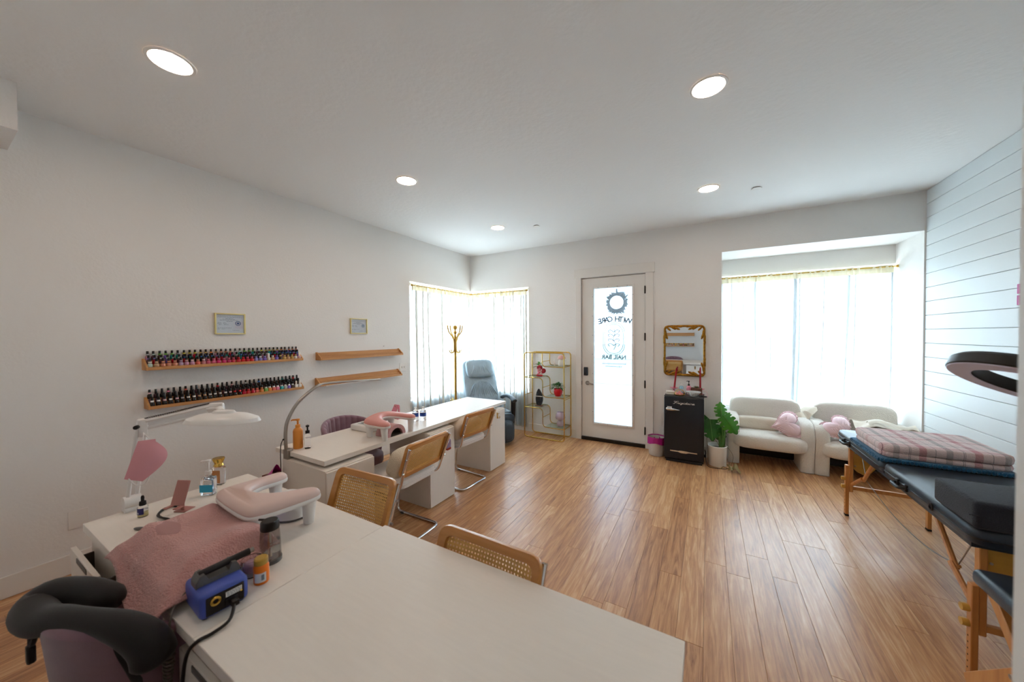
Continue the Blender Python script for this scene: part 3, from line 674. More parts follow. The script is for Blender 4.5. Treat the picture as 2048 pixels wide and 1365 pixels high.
cabinet(-2.76, -2.241, 2.371, 2.726, 'white cabinet under the middle of the long desk, between two cane chairs', 'x')
cabinet(-2.76, -2.231, 3.368, 3.707, 'white cabinet at the far end of the long desk, with a brass hook', 'x')
cabinet(-2.49, -2.09, .41, .95, 'white drawer cabinet under the left end of the near desk, top drawer ajar', '-y', 3, True, .045)
cabinet(-1.40, -1.04, .41, .95, 'white drawer cabinet under the foreground desk, beside the mauve chair', '-y', 3, True)
cabinet(-.44, -.06, .45, .98, 'white cabinet under the right end of the foreground desk', 'y')
def hook(loc, rz, label):
    o = root('brass_hook', label, 'hook', loc, rz, 'brass bag hooks'); part('back_plate', MB().box(-.002, .003, -.012, .012, -.036, .036, 0, .002, 1), 'gold', o)
    part('hook_arm', MB().tube(catmull([(.003, 0, -.022), (.028, 0, -.026), (.034, 0, -.012), (.03, 0, -.004)], 4), .004, 6).tube(catmull([(.003, 0, .02), (.02, 0, .026), (.028, 0, .034)], 4), .0035, 6), 'gold', o); return o
hook((-2.213, 3.527, .635), 0, 'small brass hook on the far end cabinet of the long desk')
hook((-2.2235, 2.56, .615), 0, 'small brass hook on the middle cabinet, behind the small lilac pouch')
hook((-.25, .998, .635), PI/2, 'small brass hook on the foreground desk cabinet, seen in the mirror')
o = root('hanging_pouch', 'small lilac and red pouch hanging on the middle cabinet behind a cane chair', 'pouch', (-2.188, 2.585, .555))
part('pouch_body', MB().sq((0, 0, 0), (.012, .035, .05), .5, .5, 16, 10), mat('pouch_lilac', '9C8AA8', .8, bump=.5, bscale=60), o)
part('red_trim', MB().sq((.003, 0, -.042), (.012, .033, .012), .5, .5, 14, 6), mat('pouch_red', 'A03A28', .8), o); part('loop', MB().tube(catmull([(0, -.02, .04), (.0, -.01, .062), (0, -.022, .066), (0, -.03, .05)], 3), .003, 5), 'cream', o)
o = root('teal_clip', 'small teal clip on the front of the near end cabinet', 'clip', (-2.2135, 1.429, .515)); part('clip_jaw', MB().sq((.008, 0, 0), (.010, .014, .016), .6, .6, 12, 8), mat('teal_plastic', '12877E', .3), o); part('clip_grip', MB().box(.004, .014, -.006, .006, .012, .028, 0, .003, 2), mat('teal_plastic', '12877E', .3), o)
# ------------------------------------------------------------------ cantilever cane chairs (front = -Y)
def cane_lattice(w, h, p=.0142):
    """woven cane in the local XZ plane, bent with the frame: crossing strips with real openings"""
    b = MB(); n = int(w/p); m = int(h/p)
    def Y(x): return .020*(1-(2*x/w)**2)
    for i in range(n+1):
        x = -w/2+w*i/n
        b.grid(lambda u, v: (x+(u-.5)*.0082, Y(x)+.0008, -h/2+h*v), 1, 2)
    for j in range(m+1):
        z = -h/2+h*j/m
        b.grid(lambda u, v: (-w/2+w*u, Y(-w/2+w*u)-.0008, z+(v-.5)*.0082), 10, 1)
    for k in range(-m, n, 40):
        for sgn in (1, -1):
            pts = []
            for q in range(0, m+1, 3):
                i = k+q
                if 0 <= i <= n:
                    x = (-w/2+w*i/n)*sgn; pts.append((x, Y(x), -h/2+h*q/m))
            for a_, c_ in zip(pts[:-1], pts[1:]):
                b._add([(a_[0]-.0013, a_[1], a_[2]), (a_[0]+.0013, a_[1], a_[2]), (c_[0]+.0013, c_[1], c_[2]), (c_[0]-.0013, c_[1], c_[2])], [(0, 1, 2, 3)])
    return b
def rrect(w, h, r, k=5):
    return [p for p in fillet([(-w, 0, -h), (w, 0, -h), (w, 0, h), (-w, 0, h)], r, k, True)]
def frame_ring(w, h, r, bw, th, bow):
    """rounded wooden frame in XZ with depth th along Y, bowed backwards in the middle"""
    o = rrect(w, h, r); i_ = rrect(w-bw, h-bw, max(r-bw*.6, .012)); b = MB(); n = len(o)
    def Y(x): return bow*(1-(x/w)**2)
    vs = []; e = .005
    for a_, c_ in zip(o, i_):
        d_ = (c_-a_)
        dn = d_.normalized()
        for p, y in ((a_, 0), (a_+dn*e, -th/2), (c_-dn*e, -th/2), (c_, 0), (c_-dn*e, th/2), (a_+dn*e, th/2)):
            vs.append((p.x, Y(p.x)+y, p.z))
    fs = []
    for k in range(n):
        for j in range(6):
            k2, j2 = (k+1) % n, (j+1) % 6; fs.append((k*6+j, k2*6+j, k2*6+j2, k*6+j2))
    return b._add(vs, fs)
def cane_chair(label):
    r = root('cane_chair', label, 'chair', group='cane-backed cantilever chairs')
    P = [V(.232, .340, .79), V(.226, .275, .62), V(.215, .215, .452), V(.205, -.20, .438), V(.205, -.245, .012), V(.205, .235, .012), V(-.205, .235, .012), V(-.205, -.245, .012), V(-.205, -.20, .438), V(-.215, .215, .452), V(-.226, .275, .62), V(-.232, .340, .79)]
    part('tube_frame', MB().tube(fillet(P, .06, 5), .0115, 10), 'chrome', r)
    for s in (-1, 1):
        part('foot_glide', MB().box(s*.205-.014, s*.205+.014, -.20, -.16, .001, .02, 0, .003, 1), 'greypl', r)
    tilt = Matrix.Rotation(-math.atan2(.10, .27), 4, 'X'); X = T(0, .272, .690) @ tilt
    bk = part('back_frame', MB()._add(*(lambda q: (q.v, q.f))(frame_ring(.238, .142, .052, .042, .026, .030)), 0, X), 'caneframe', r, smooth=50)
    part('cane_panel', MB()._add(*(lambda q: (q.v, q.f))(cane_lattice(.404, .208)), 0, X @ T(0, .008, 0)), 'cane', bk, smooth=0, kind='stuff')
    bs = MB()
    for s in (-1, 1):
        for q in (.71, .60): bs.cyl((s*.228, .075+q*.335, q), (s*.246, .075+q*.335, q), .007, n=8)
    part('frame_bolts', bs, 'steel', bk)
    XS = T(0, -.01, .462) @ Matrix.Rotation(PI/2, 4, 'X') @ Matrix.Diagonal((1, 1, 1, 1))
    st = part('seat_frame', MB()._add(*(lambda q: (q.v, q.f))(frame_ring(.203, .22, .06, .045, .024, 0)), 0, XS), 'caneframe', r, smooth=50)
    part('cane_seat', MB()._add(*(lambda q: (q.v, q.f))(cane_lattice(.33, .36, .018)), 0, T(0, -.01, .455) @ Matrix.Rotation(PI/2, 4, 'X') @ Matrix.Diagonal((1, .2, 1, 1))), 'cane', st, smooth=0, kind='stuff')
    return r
ch = cane_chair('cane-backed chrome chair at the near desk, partly behind its far edge')
ch.location = (-1.70, .985, 0); ch.rotation_euler = (0, 0, math.radians(3))
c5 = dup(ch, (-.744, .785, 0), math.radians(-1), 'cane-backed chrome chair tucked under the empty foreground desk')
c2 = dup(ch, (-2.212, 2.0, 0), PI/2*-1+math.radians(2), 'cane-backed chrome chair with a cream knit pillow in the middle of the long desk')
c3 = dup(ch, (-2.405, 3.02, 0), -PI/2-math.radians(4), 'cane-backed chrome chair with a beige satin pillow at the far end of the long desk')
def seat_cushion(c_, label):
    b = MB().sq((0, -.01, .484), (.211, .236, .042), .35, .25, 36, 12)
    o = root('seat_cushion', label, 'cushion', c_.location, c_.rotation_euler.z, 'white chair seat cushions')
    part('cushion_cover', b, 'whitefab', o); part('cushion_piping', MB().tube([(p.x*1.0, p.z-.01, .488) for p in fillet([(-.210, 0, -.235), (.210, 0, -.235), (.210, 0, .235), (-.210, 0, .235)], .05, 4, True)], .004, 6, True), 'whitefab', o)
seat_cushion(c2, 'white seat cushion on the middle cane chair at the long desk')
seat_cushion(c3, 'white seat cushion on the far cane chair at the long desk')
o = root('knit_pillow', 'cream knit pillow leaning on the back of the middle cane chair', 'pillow', c2.location, c2.rotation_euler.z)
X = T(-.02, .115, .606) @ Matrix.Rotation(math.radians(-22), 4, 'X')
part('pillow_cover', MB().sq((0, 0, 0), (.21, .075, .125), .5, .3, 36, 18, X=X), 'knit', o)
b = MB()
for i in range(24): b.box(-.18+i*.0152, -.172+i*.0152, -.02, .03, -.130, -.114, 0, .003, 1, X=X)
part('ribbed_edge', b, 'knit', o)
o = root('satin_pillow', 'crinkled beige satin pillow on the far cane chair at the long desk', 'pillow', c3.location, c3.rotation_euler.z)
X = T(.02, .11, .615) @ Matrix.Rotation(math.radians(-20), 4, 'X')
part('pillow_cover', MB().sq((0, 0, 0), (.215, .09, .13), .75, .4, 40, 20, X=X, wob=.02), 'satin', o)
b = MB()
for i in range(6): b.tube(catmull([(-.16+i*.06, -.045, .095), (-.15+i*.06, -.060, .04), (-.17+i*.06, -.058, -.03)], 3), [.004, .008, .008, .008, .008, .008, .003], 6, X=X)
part('cover_folds', b, 'satin', o)

# ------------------------------------------------------------------ mauve velvet swivel chairs (front = -Y)
def tub_chair(label, loc, rz):
    r = root('swivel_chair', label, 'chair', loc, rz, 'mauve velvet swivel chairs')
    R = .247; A = math.radians(112)
    def top(a): return .80-.17*(abs(a)/A)**2.2
    nu, nv = 96, 12
    def outer(u, v):
        a = -A+2*A*u; z0 = .40; z = z0+(top(a)-z0)*v; rr_ = R+.035*v
        return rr_*math.sin(a), rr_*math.cos(a), z
    def inner(u, v):
        a = -A+2*A*u; z0 = .46; z = z0+(top(a)-.004-z0)*v; rib = .010*abs(math.cos(a/(2*A)*PI*17))**.7; rr_ = R+.035*v-.040-rib*(.35+.65*v)
        return rr_*math.sin(a), rr_*math.cos(a), z
    part('outer_back', MB().grid(outer, 64, nv), 'purple', r, smooth=80)
    part('channel_tufts', MB().grid(inner, 136, nv), 'purple', r, smooth=80)
    def rim(u, v):
        p, q = Vector(outer(u, 1)), Vector(inner(u, 1)); m = (p+q)/2; t = PI*v; w_ = (p-q)/2
        return tuple(m+w_*math.cos(t)+Vector((0, 0, .022*math.sin(t))))
    rb = MB().grid(rim, 136, 8)
    for u in (0, 1):
        rb.grid(lambda a_, c_: tuple(Vector(outer(u, a_))*(1-c_)+Vector(inner(u, a_))*c_), 10, 3)
    part('rolled_rim', rb, 'purple', r, smooth=80)
    part('seat', MB().sq((0, -.03, .44), (.225, .228, .06), .4, .85, 40, 14), 'purple', r)
    part('under_shell', MB().lathe([(.0, .36), (.20, .37), (.246, .41), (.246, .43)], n=36), 'purple', r)
    part('gas_column', MB().cyl((0, 0, .08), (0, 0, .37), .028, n=16).cyl((0, 0, .08), (0, 0, .22), .036, n=16), 'black', r)
    for k in range(5):
        a = 2*PI*k/5+.3; c_, s_ = math.cos(a), math.sin(a)
        lg = part('base_arm', MB().tube([(c_*.03, s_*.03, .11), (c_*.16, s_*.16, .095), (c_*.27, s_*.27, .075)], [.024, .02, .015], 8), 'black', r)
        part('caster', MB().cyl((c_*.27-s_*.018, s_*.27+c_*.018, .032), (c_*.27+s_*.018, s_*.27-c_*.018, .032), .029, n=14), 'blackr', lg)
    return r
t1 = tub_chair('mauve velvet swivel chair with a black neck pillow over its back, at lower left', (-1.67, .455, 0), math.radians(-166))
t1.scale = (1, 1, .968)
t2 = dup(t1, (-2.93, 2.10, 0), math.radians(94), 'mauve channel-tufted swivel chair behind the long desk, next to the dust collector'); t2.scale = (1, 1, 1)
dup(t1, (-.83, .13, 0), math.radians(180+10), 'mauve swivel chair under the foreground desk, seen in the mirror')
o = root('neck_pillow', 'black U-shaped neck pillow draped over the mauve swivel chair at lower left', 'neck pillow', (-1.6, .25, .8))
pts = [(-1.66, .325, .755), (-1.755, .285, .78), (-1.835, .225, .785), (-1.83, .185, .765), (-1.73, .185, .77), (-1.63, .215, .795), (-1.545, .252, .795), (-1.455, .298, .775), (-1.40, .33, .73), (-1.385, .34, .67)]
cp_ = catmull(pts, 5); n_ = len(cp_); rs = [(.040+.012*math.exp(-((i/(n_-1)-.33)/.12)**2)-.010*math.exp(-((i/(n_-1)-.62)/.12)**2)+.012*max(0, i/(n_-1)-.7)/.3) for i in range(n_)]
rs[0] *= .45; rs[1] *= .8; rs[-1] *= .5; rs[-2] *= .8
part('pillow_body', MB().tube(cp_, rs, 20), mat('black_jersey', '0A0A0C', .75, sheen=.15, bump=.1, bscale=400), o, True, 80)
b = MB()
def drape(u, v):
    a = Vector(pts[7])*(1-u)+Vector(pts[9])*u; return (a.x+.035*math.sin(v*2)+.01*u, a.y-.02*math.cos(v*1.8)-.010, a.z-.01-.19*v*(.55+.45*u))
part('fabric_flap', MB().grid(drape, 12, 10), MATS['black_jersey'], o, True, 80)
part('strap_loop', MB().tube(catmull([(-1.74, .180, .79), (-1.75, .170, .75), (-1.72, .165, .715), (-1.70, .170, .75), (-1.715, .178, .79)], 4), .007, 6).box(-1.735, -1.705, .155, .172, .665, .715, 0, .004, 1), MATS['black_jersey'], o, True)

# ------------------------------------------------------------------ bin, fridge, mirror
def bin_(label, loc):
    o = root('waste_bin', label, 'bin', loc, group='speckled bins with magenta liners')
    part('bin_body', MB().lathe([(.088, .003), (.094, .012), (.108, .235), (.102, .235), (.088, .02), (0, .02)], n=32), 'binwhite', o)
    b = MB()
    def lin_(u, v):
        a = 2*PI*u; k = 1+.03*math.sin(9*a)+.02*math.sin(17*a+1)
        if v < .5: q = v*2; return (.113+.003*math.sin(13*a))*math.cos(a), (.113+.003*math.sin(13*a))*math.sin(a), .165+.012*math.sin(3*a)+.085*q
        q = (v-.5)*2; rr_ = (.108-.016*q)*k; return rr_*math.cos(a), rr_*math.sin(a), .25-.12*q
    part('magenta_liner', b.grid(lin_, 48, 8, cu=True), 'magenta', o, smooth=60); return o
bin_('white speckled bin with a magenta liner beside the black mini fridge', (-.585, 4.925, 0))
o = root('shopping_bag', 'brown bag with a magenta top leaning on the near end of the long desk', 'bag', (-2.80, 1.32, 0))
part('bag_body', MB().prism([(-.085, .002), (.06, .002), (.065, .40), (.06, .62), (-.08, .58)], lambda u, v, w_: (u, w_, v), -.03, .03), mat('bag_brown', '6A3A30', .7), o, smooth=0); part('magenta_top', MB().grid(lambda u, v: (-.03+.095*u, -.032+.064*v, .59+.03*u+.06*u*math.sin(PI*v)), 12, 6), 'magenta', o)

fx0, fx1, fy0, fy1 = -.475, -.030, 4.735, 5.085
o = root('mini_fridge', 'black retro mini fridge standing beside the door', 'fridge', ((fx0+fx1)/2, (fy0+fy1)/2, 0))
part('cabinet_body', MB().box(fx0+.004, fx1-.004, fy0+.05, fy1, .012, .826, 0, .008, 2).box(fx0+.02, fx1-.02, fy0+.03, fy1-.02, .001, .03), 'fridge', o, True)
dr = part('fridge_door', MB().box(fx0, fx1, fy0, fy0+.048, .05, .822, 0, .012, 3), 'fridge', o, True)
part('top_plate', MB().box(fx0, fx1, fy0+.002, fy1, .824, .832, 0, .003, 1), mat('fridge_top', '2A2B2D', .45), o, True)
hz = .672
part('door_handle', MB().tube([(fx0+.03, fy0-.018, hz+.004), (fx0+.045, fy0-.024, hz+.002), (fx0+.09, fy0-.026, hz), (fx0+.13, fy0-.022, hz-.003), (fx0+.178, fy0-.008, hz-.008)], [.014, .021, .020, .012, .004], 12).box(fx0+.034, fx0+.095, fy0-.014, fy0+.004, hz-.02, hz+.034, 0, .006, 2), 'chrome', dr, True)
part('kick_trim', MB().prism([(-.15, .008), (-.06, .007), (-.035, .012), (.035, .012), (.06, .007), (.15, .008), (.15, -.006), (.06, -.006), (.03, -.017), (-.03, -.017), (-.06, -.006), (-.15, -.006)], lambda u, v, w_: ((fx0+fx1)/2+u, fy0-.009+w_, .148+v), 0, .009), 'chrome', dr, True, smooth=0)
LET = {'F': (.62, [[(.0, .80), (.06, .98), (.30, .92), (.62, 1.02), (.80, 1.0)], [(.44, .96), (.34, .45), (.22, .02), (.06, -.06), (.0, .06)], [(.14, .46), (.34, .50), (.56, .48)]]), 'r': (.36, [[(.0, .0), (.10, .38), (.14, .48), (.20, .38), (.30, .40), (.26, .12), (.33, .0), (.40, .10)]]),
'i': (.26, [[(.0, .08), (.12, .42), (.10, .10), (.18, .0), (.28, .10)], [(.16, .62), (.18, .68)]]), 'g': (.36, [[(.30, .36), (.18, .44), (.04, .24), (.12, .02), (.26, .14), (.32, .42), (.26, -.12), (.12, -.36), (.02, -.24), (.20, -.08), (.38, .10)]]),
'd': (.38, [[(.30, .34), (.18, .44), (.04, .24), (.12, .0), (.26, .14), (.38, .84), (.30, .16), (.34, .0), (.42, .10)]]), 'a': (.36, [[(.30, .34), (.18, .44), (.04, .24), (.12, .0), (.26, .14), (.32, .42), (.27, .12), (.32, .0), (.40, .10)]]),
'e': (.32, [[(.0, .12), (.16, .22), (.26, .36), (.18, .46), (.06, .30), (.08, .06), (.20, .0), (.38, .10)]])}
pen = 0; strokes = []
for ch_ in 'Frigidaire':
    w_, ss = LET[ch_]
    for s_ in ss: strokes.append([(pen+x_, z_) for x_, z_ in s_])
    pen += w_
sc_ = .235/pen; lb = MB()
for s_ in strokes: lb.tube(catmull([((fx0+fx1)/2-.1175+(x_+.18*z_)*sc_, fy0-.005, .742+z_*sc_*.46) for x_, z_ in s_], 4), .0021, 6)
part('lettering', lb, 'logo', dr, True)

my = YB-.034
o = root('wall_mirror', 'gold framed mirror with leaf ornaments hanging above the mini fridge', 'mirror', (-.268, YB-.012, 1.39)); o.rotation_euler = (-.020*-1, 0, 0)
mw, mh = .248, .340
fpts = fillet([(-mw+.012, -.012, -mh+.012), (mw-.012, -.012, -mh+.012), (mw-.012, -.012, mh-.012), (-mw+.012, -.012, mh-.012)], .055, 6, True)
fr_ = part('mirror_frame', MB().tube(fpts, .013, 10, True).tube([p+V(0, -.004, 0)+V(-p.x, 0, -p.z).normalized()*.012 for p in fpts], .005, 8, True), 'goldold', o)
gm = fillet([(-mw+.018, 0, -mh+.018), (mw-.018, 0, -mh+.018), (mw-.018, 0, mh-.018), (-mw+.018, 0, mh-.018)], .05, 6, True)
part('mirror_glass', MB().prism([(p.x, p.z) for p in gm], lambda u, v, w_: (u, w_, v), -.010, -.004), 'mirror', o, smooth=0)
def scroll(sx, sz):
    b = MB(); cx, cz = sx*(mw-.012), sz*(mh-.012)
    def leafs(p, ang, L, w_, k=1.35):
        L, w_ = L*k, w_*k
        X = T(p[0], -.02, p[1]) @ Matrix.Rotation(-ang, 4, 'Y'); b.sq((L/2, 0, 0), (L/2, .008, w_), .9, .9, 14, 8, X=X)
    b.tube(catmull([(cx-sx*.06, -.018, cz), (cx-sx*.02, -.022, cz-sz*.004), (cx-sx*.002, -.022, cz-sz*.03), (cx, -.018, cz-sz*.09)], 5), [.009]*10+[.012]*3+[.008]*3, 8)
    for (dx, dz, a, L, w_) in ((.05, .0, 200, .05, .009), (.075, .006, 215, .06, .010), (.10, .010, 205, .075, .011), (.125, .002, 190, .07, .009), (.008, .05, 262, .06, .010), (.004, .085, 250, .075, .011), (-.002, .115, 268, .085, .010), (.010, .15, 280, .07, .009), (.03, .02, 225, .05, .009), (-.004, .17, 262, .07, .008)):
        an = math.radians(a); vx, vz = math.cos(an)*sx, math.sin(an)*sz
        leafs((cx-sx*dx+sx*.004, cz-sz*dz+sz*.004), math.atan2(vz, vx), L, w_)
    return b
for sx in (-1, 1):
    for sz in (-1, 1): part('leaf_ornament', scroll(sx, sz), 'goldold', fr_)

# ------------------------------------------------------------------ brass coat rack
o = root('coat_rack', 'brass coat rack with curved hooks in front of the corner window', 'coat rack', (-3.50, 4.33, 0))
part('pole', MB().cyl((0, 0, .13), (0, 0, 1.60), .020, n=16).cyl((0, 0, .55), (0, 0, .58), .026, n=16).cyl((0, 0, 1.42), (0, 0, 1.46), .026, n=16), 'rackgold', o)
part('finial', MB().lathe([(.013, 1.60), (.02, 1.615), (.013, 1.63), (.024, 1.645), (.03, 1.66), (.022, 1.675), (.011, 1.69), (.011, 1.70), (.028, 1.712), (.036, 1.735), (.032, 1.757), (.018, 1.770), (0, 1.773)], n=20), 'rackgold', o)
for k in range(4):
    a = PI/4+k*PI/2+.5; X = RZ(a)
    hk = part('coat_hook', MB().tube(catmull([(.022, 0, 1.40), (.024, 0, 1.52), (.06, 0, 1.60), (.12, 0, 1.67), (.142, 0, 1.76)], 5), .0105, 8, X=X), 'rackgold', o)
    part('hook_knob', MB().sq((.142, 0, 1.765), (.011, .011, .011), 1, 1, 10, 6, X=X), 'gold', hk)
    part('lower_hook', MB().tube(catmull([(.022, 0, 1.40), (.03, 0, 1.36), (.065, 0, 1.335), (.10, 0, 1.35), (.115, 0, 1.385)], 5), .0085, 8, X=X), 'rackgold', o)
    part('base_leg', MB().tube(catmull([(.10, 0, .60), (.072, 0, .52), (.075, 0, .45), (.10, 0, .30), (.17, 0, .12), (.25, 0, .012)], 5), .009, 8, X=X).tube([(.02, 0, .53), (.075, 0, .53)], .006, 6, X=X), 'gold', o)

# ------------------------------------------------------------------ recliner
o = root('massage_recliner', 'blue-grey leather recliner in the corner behind the long desk', 'recliner', (-2.97, 4.48, 0), math.radians(55))
# local: facing -Y
X = T(0, .22, .48) @ Matrix.Rotation(math.radians(-24), 4, 'X')
part('backrest', MB().sq((0, .03, .35), (.285, .085, .42), .32, .35, 40, 22, X=X), 'leather', o)
hp = part('headrest_pillow', MB().sq((0, -.06, .60), (.235, .055, .155), .45, .4, 36, 16, X=X), 'leather', o)
b = MB()
for i, xx in enumerate((-.17, -.09, .0, .07, .15)):
    b.tube(catmull([(xx*.6, -.112, .66-.02*(i % 2)), (xx*.75, -.118, .58), (xx, -.11, .49)], 4), [.002, .006, .009, .009, .009, .008, .007, .004, .002], 6, X=X, flat=.5)
part('headrest_creases', b, 'leather', hp)
b = MB(); rr = random.Random(9)
for i in range(14):
    xx = -.22+i*.034; z0 = .40-.02*abs(i-6.5)*.3; b.tube(catmull([(xx*.55, -.055, z0), (xx*.8, -.062, .27), (xx*1.15, -.052, .12+rr.uniform(-.03, .03))], 4), [.002, .008, .014, .017, .017, .015, .011, .006, .002], 8, X=X, flat=.5)
for s in (-1, 1):
    for k in range(6): b.tube(catmull([(s*.27, -.01, .30-k*.06), (s*.21, -.045, .27-k*.06), (s*.14, -.055, .20-k*.055)], 3), [.003, .008, .012, .013, .011, .006, .002], 8, X=X, flat=.5)
part('leather_folds', b, 'leather', o)
part('seat', MB().sq((0, -.06, .40), (.27, .30, .075), .4, .35, 36, 14), 'leatherd', o)
part('seat_roll', MB().sq((0, -.33, .37), (.262, .09, .085), .6, .3, 30, 14), 'leatherd', o)
part('footrest', MB().sq((0, -.41, .20), (.225, .085, .165), .45, .35, 32, 18, X=T(0, 0, 0)), 'leatherd', o)
part('calf_cups', MB().sq((.12, -.465, .21), (.075, .05, .14), .6, .5, 20, 12).sq((-.12, -.465, .21), (.075, .05, .14), .6, .5, 20, 12), 'leatherd', o)
for s in (-1, 1):
    ar = part('armrest', MB().tube(catmull([(s*.315, .20, .585), (s*.315, .05, .635), (s*.315, -.12, .645), (s*.315, -.24, .618), (s*.315, -.285, .598)], 5), [.03]+[.042]*18+[.043, .036], 14, flat=.7), 'leatherd', o)
    part('arm_post', MB().tube([(s*.315, -.235, .61), (s*.315, -.225, .38), (s*.315, -.16, .10)], [.038, .034, .036], 12), 'black', ar)
    part('side_panel', MB().box(s*.315-.02, s*.315+.02, -.20, .22, .06, .36, 0, .02, 3), 'leatherd', o)
part('base_frame_or_shade', MB().box(-.30, .30, -.25, .30, .001, .07, 0, .02, 2), 'black', o)

# ------------------------------------------------------------------ boucle armchairs
def armchair(x0, x1, label):
    y0, y1 = 5.035, 5.60
    o = root('boucle_armchair', label, 'armchair', ((x0+x1)/2, y0+.3, 0), group='white boucle armchairs')
    def arm(xa, xb):
        # side outline (y, z): foot set back, swelling forward to the rounded arm front
        pf = [(5.115, .001), (5.085, .03), (5.07, .18), (5.06, .36), (5.07, .46), (5.12, .54), (5.22, .578), (5.40, .585), (5.56, .57), (5.63, .50), (5.645, .30), (5.64, .03), (5.62, .001)]
        pf = [(p.x, p.y) for p in catmull([(a, b, 0) for a, b in pf], 3, True)]; e = .026; b = MB(); n = len(pf); cy, cz = 5.35, .3
        layers = [(xa, .93), (xa+.012, .975), (xa+e+.012, 1.0), (xb-e-.012, 1.0), (xb-.012, .975), (xb, .93)]
        vs = []
        for xx, s in layers:
            for (yy, zz) in pf: vs.append((xx, cy+(yy-cy)*s, max(.001, cz+(zz-cz)*s) if zz > .05 else .001))
        fs = [tuple(range(n))[::-1], tuple(5*n+i for i in range(n))]
        for k in range(5):
            for i in range(n): fs.append((k*n+i, k*n+(i+1) % n, (k+1)*n+(i+1) % n, (k+1)*n+i))
        return b._add(vs, fs)
    part('arm', arm(x0, x0+.125), 'boucle', o, True, 60); part('arm', arm(x1-.125, x1), 'boucle', o, True, 60)
    part('seat', MB().sq(((x0+x1)/2-.006, 5.265, .305), ((x1-x0)/2-.052, .285, .100), .50, .36, 56, 20), 'boucle', o, True, 80)
    part('base_frame_or_shade', MB().box(x0+.12, x1-.12, 5.44, 5.58, .025, .30, 0, .01, 1), 'black', o, True)  # rear panel in black, standing in for the shadow under the seat
    part('backrest', MB().sq(((x0+x1)/2-.012, 5.50, .575), ((x1-x0)/2-.050, .10, .212), .42, .28, 48, 20, X=T(0, 0, 0)), 'boucle', o, True, 80)
    return o
armchair(.228, 1.071, 'white boucle armchair on the left in the bay, beside the monstera')
armchair(1.076, 1.913, 'white boucle armchair on the right in the bay, behind the massage table')
o = root('lumbar_bolster', 'cream velvet bolster lying along the back of the left armchair', 'bolster', (.58, 5.34, .47))
part('bolster_cover', MB().sq((-.01, 0, .004), (.25, .072, .082), .55, .35, 40, 16), 'cream', o); part('bolster_seam', MB().tube([(-.225+.0225*i, -.058, .02+.003*math.sin(i)) for i in range(21)], .003, 5), 'cream', o)
def heart_pillow(loc, rot, label, spin=0):
    o = root('heart_pillow', label, 'pillow', loc, group='pink corduroy heart pillows'); o.rotation_euler = rot
    N = 72; prof = []
    for i in range(N):
        t = 2*PI*i/N; x_ = 16*math.sin(t)**3; z_ = 13*math.cos(t)-5*math.cos(2*t)-2*math.cos(3*t)-math.cos(4*t); prof.append((x_/17*.155, z_/17*.155+.01))
    SP = Matrix.Rotation(spin, 4, 'Y'); b = MB(); rings = 9
    def S_(sgn):
        vs = []; fs = []
        for k in range(rings+1):
            s = k/rings
            for i, (x_, z_) in enumerate(prof):
                y_ = sgn*.075*math.sqrt(max(0, 1-s**2.2)); px, pz = x_*s, z_*s-.0*(1-s)
                y_ += sgn*.0028*math.sin(px*420) * (1-s**6); vs.append((px, y_, pz))
        for k in range(rings):
            for i in range(N): fs.append((k*N+i, k*N+(i+1) % N, (k+1)*N+(i+1) % N, (k+1)*N+i))
        b._add(vs, fs, 0, SP)
    S_(1); S_(-1); part('heart_cover', b, 'pinkfab', o, smooth=80)
    cords = MB()
    for j in range(-10, 11):
        x_ = j*.0145; zs = [z_ for (px, z_) in prof if abs(px-x_) < .012]
        if len(zs) < 2: continue
        z0, z1 = min(zs), max(zs); pts_ = []
        for q in range(9):
            z_ = z0+(z1-z0)*q/8; rr_ = 0
            for (px, pz) in prof:
                if px*x_+pz*z_ > 0: rr_ = max(rr_, (x_*px+z_*pz)/(px*px+pz*pz) if (px*px+pz*pz) > 1e-6 else 0)
            s = min(1, rr_); pts_.append((x_, -.0755*math.sqrt(max(0, 1-s**2.2))-.0015, z_))
        cords.tube(pts_, .0060, 6, flat=.9, X=SP @ RZ(0))
    part('corduroy_ribs', cords, 'pinkfab', o, kind='stuff')
    ru = MB(); pr = [Vector((x_, 0, z_)) for x_, z_ in prof]
    ru.grid(lambda u, v: tuple(pr[int(round(u*144/2)) % N]*(1+.16*v)+Vector((0, .012*math.sin(u*2*PI*36)*v, 0))), 144, 2, cu=True, X=SP)
    part('ruffle', ru, 'pinkfab', o, smooth=80)
    return o
heart_pillow((.825, 5.17, .515), (math.radians(-32), math.radians(16), math.radians(-20)), 'pink heart pillow with ruffle on the left armchair', math.radians(52))
heart_pillow((1.29, 5.17, .525), (math.radians(-34), math.radians(-10), math.radians(18)), 'pink heart pillow with ruffle on the right armchair', math.radians(-22))
o = root('throw_blanket', 'rumpled beige throw lying over the right arm of the right armchair', 'throw', (1.66, 5.25, .60))
def thr(u, v):
    x_ = 1.43+.47*u; y_ = 5.02+.42*v; z_ = .60+.035*math.sin(3.1*u+2*v)+.022*math.sin(9*u-5*v)+.018*math.sin(13*v+3*u)-.10*max(0, .25-u)-.09*max(0, .3-v); return x_, y_, z_
part('throw_cloth', MB().grid(thr, 36, 24), 'cream', o, True, 80); part('throw_fold', MB().grid(lambda u, v: (1.50+.36*u, 5.03+.10*v+.03*math.sin(7*u), .635+.025*math.sin(PI*v)+.02*math.sin(6*u)), 30, 8), 'cream', o, True, 80)
o = root('folded_cloth', 'cream cloth draped between the two armchair backs', 'cloth', (1.02, 5.45, .68))
part('cloth_sheet', MB().grid(lambda u, v: (.93+.22*u, 5.36+.16*v, .655+.05*u-.10*(1-v)**2*(1-u)+.02*math.sin(7*u+3*v)-.08*max(0, .4-v)), 20, 14), 'cream', o, True, 80)
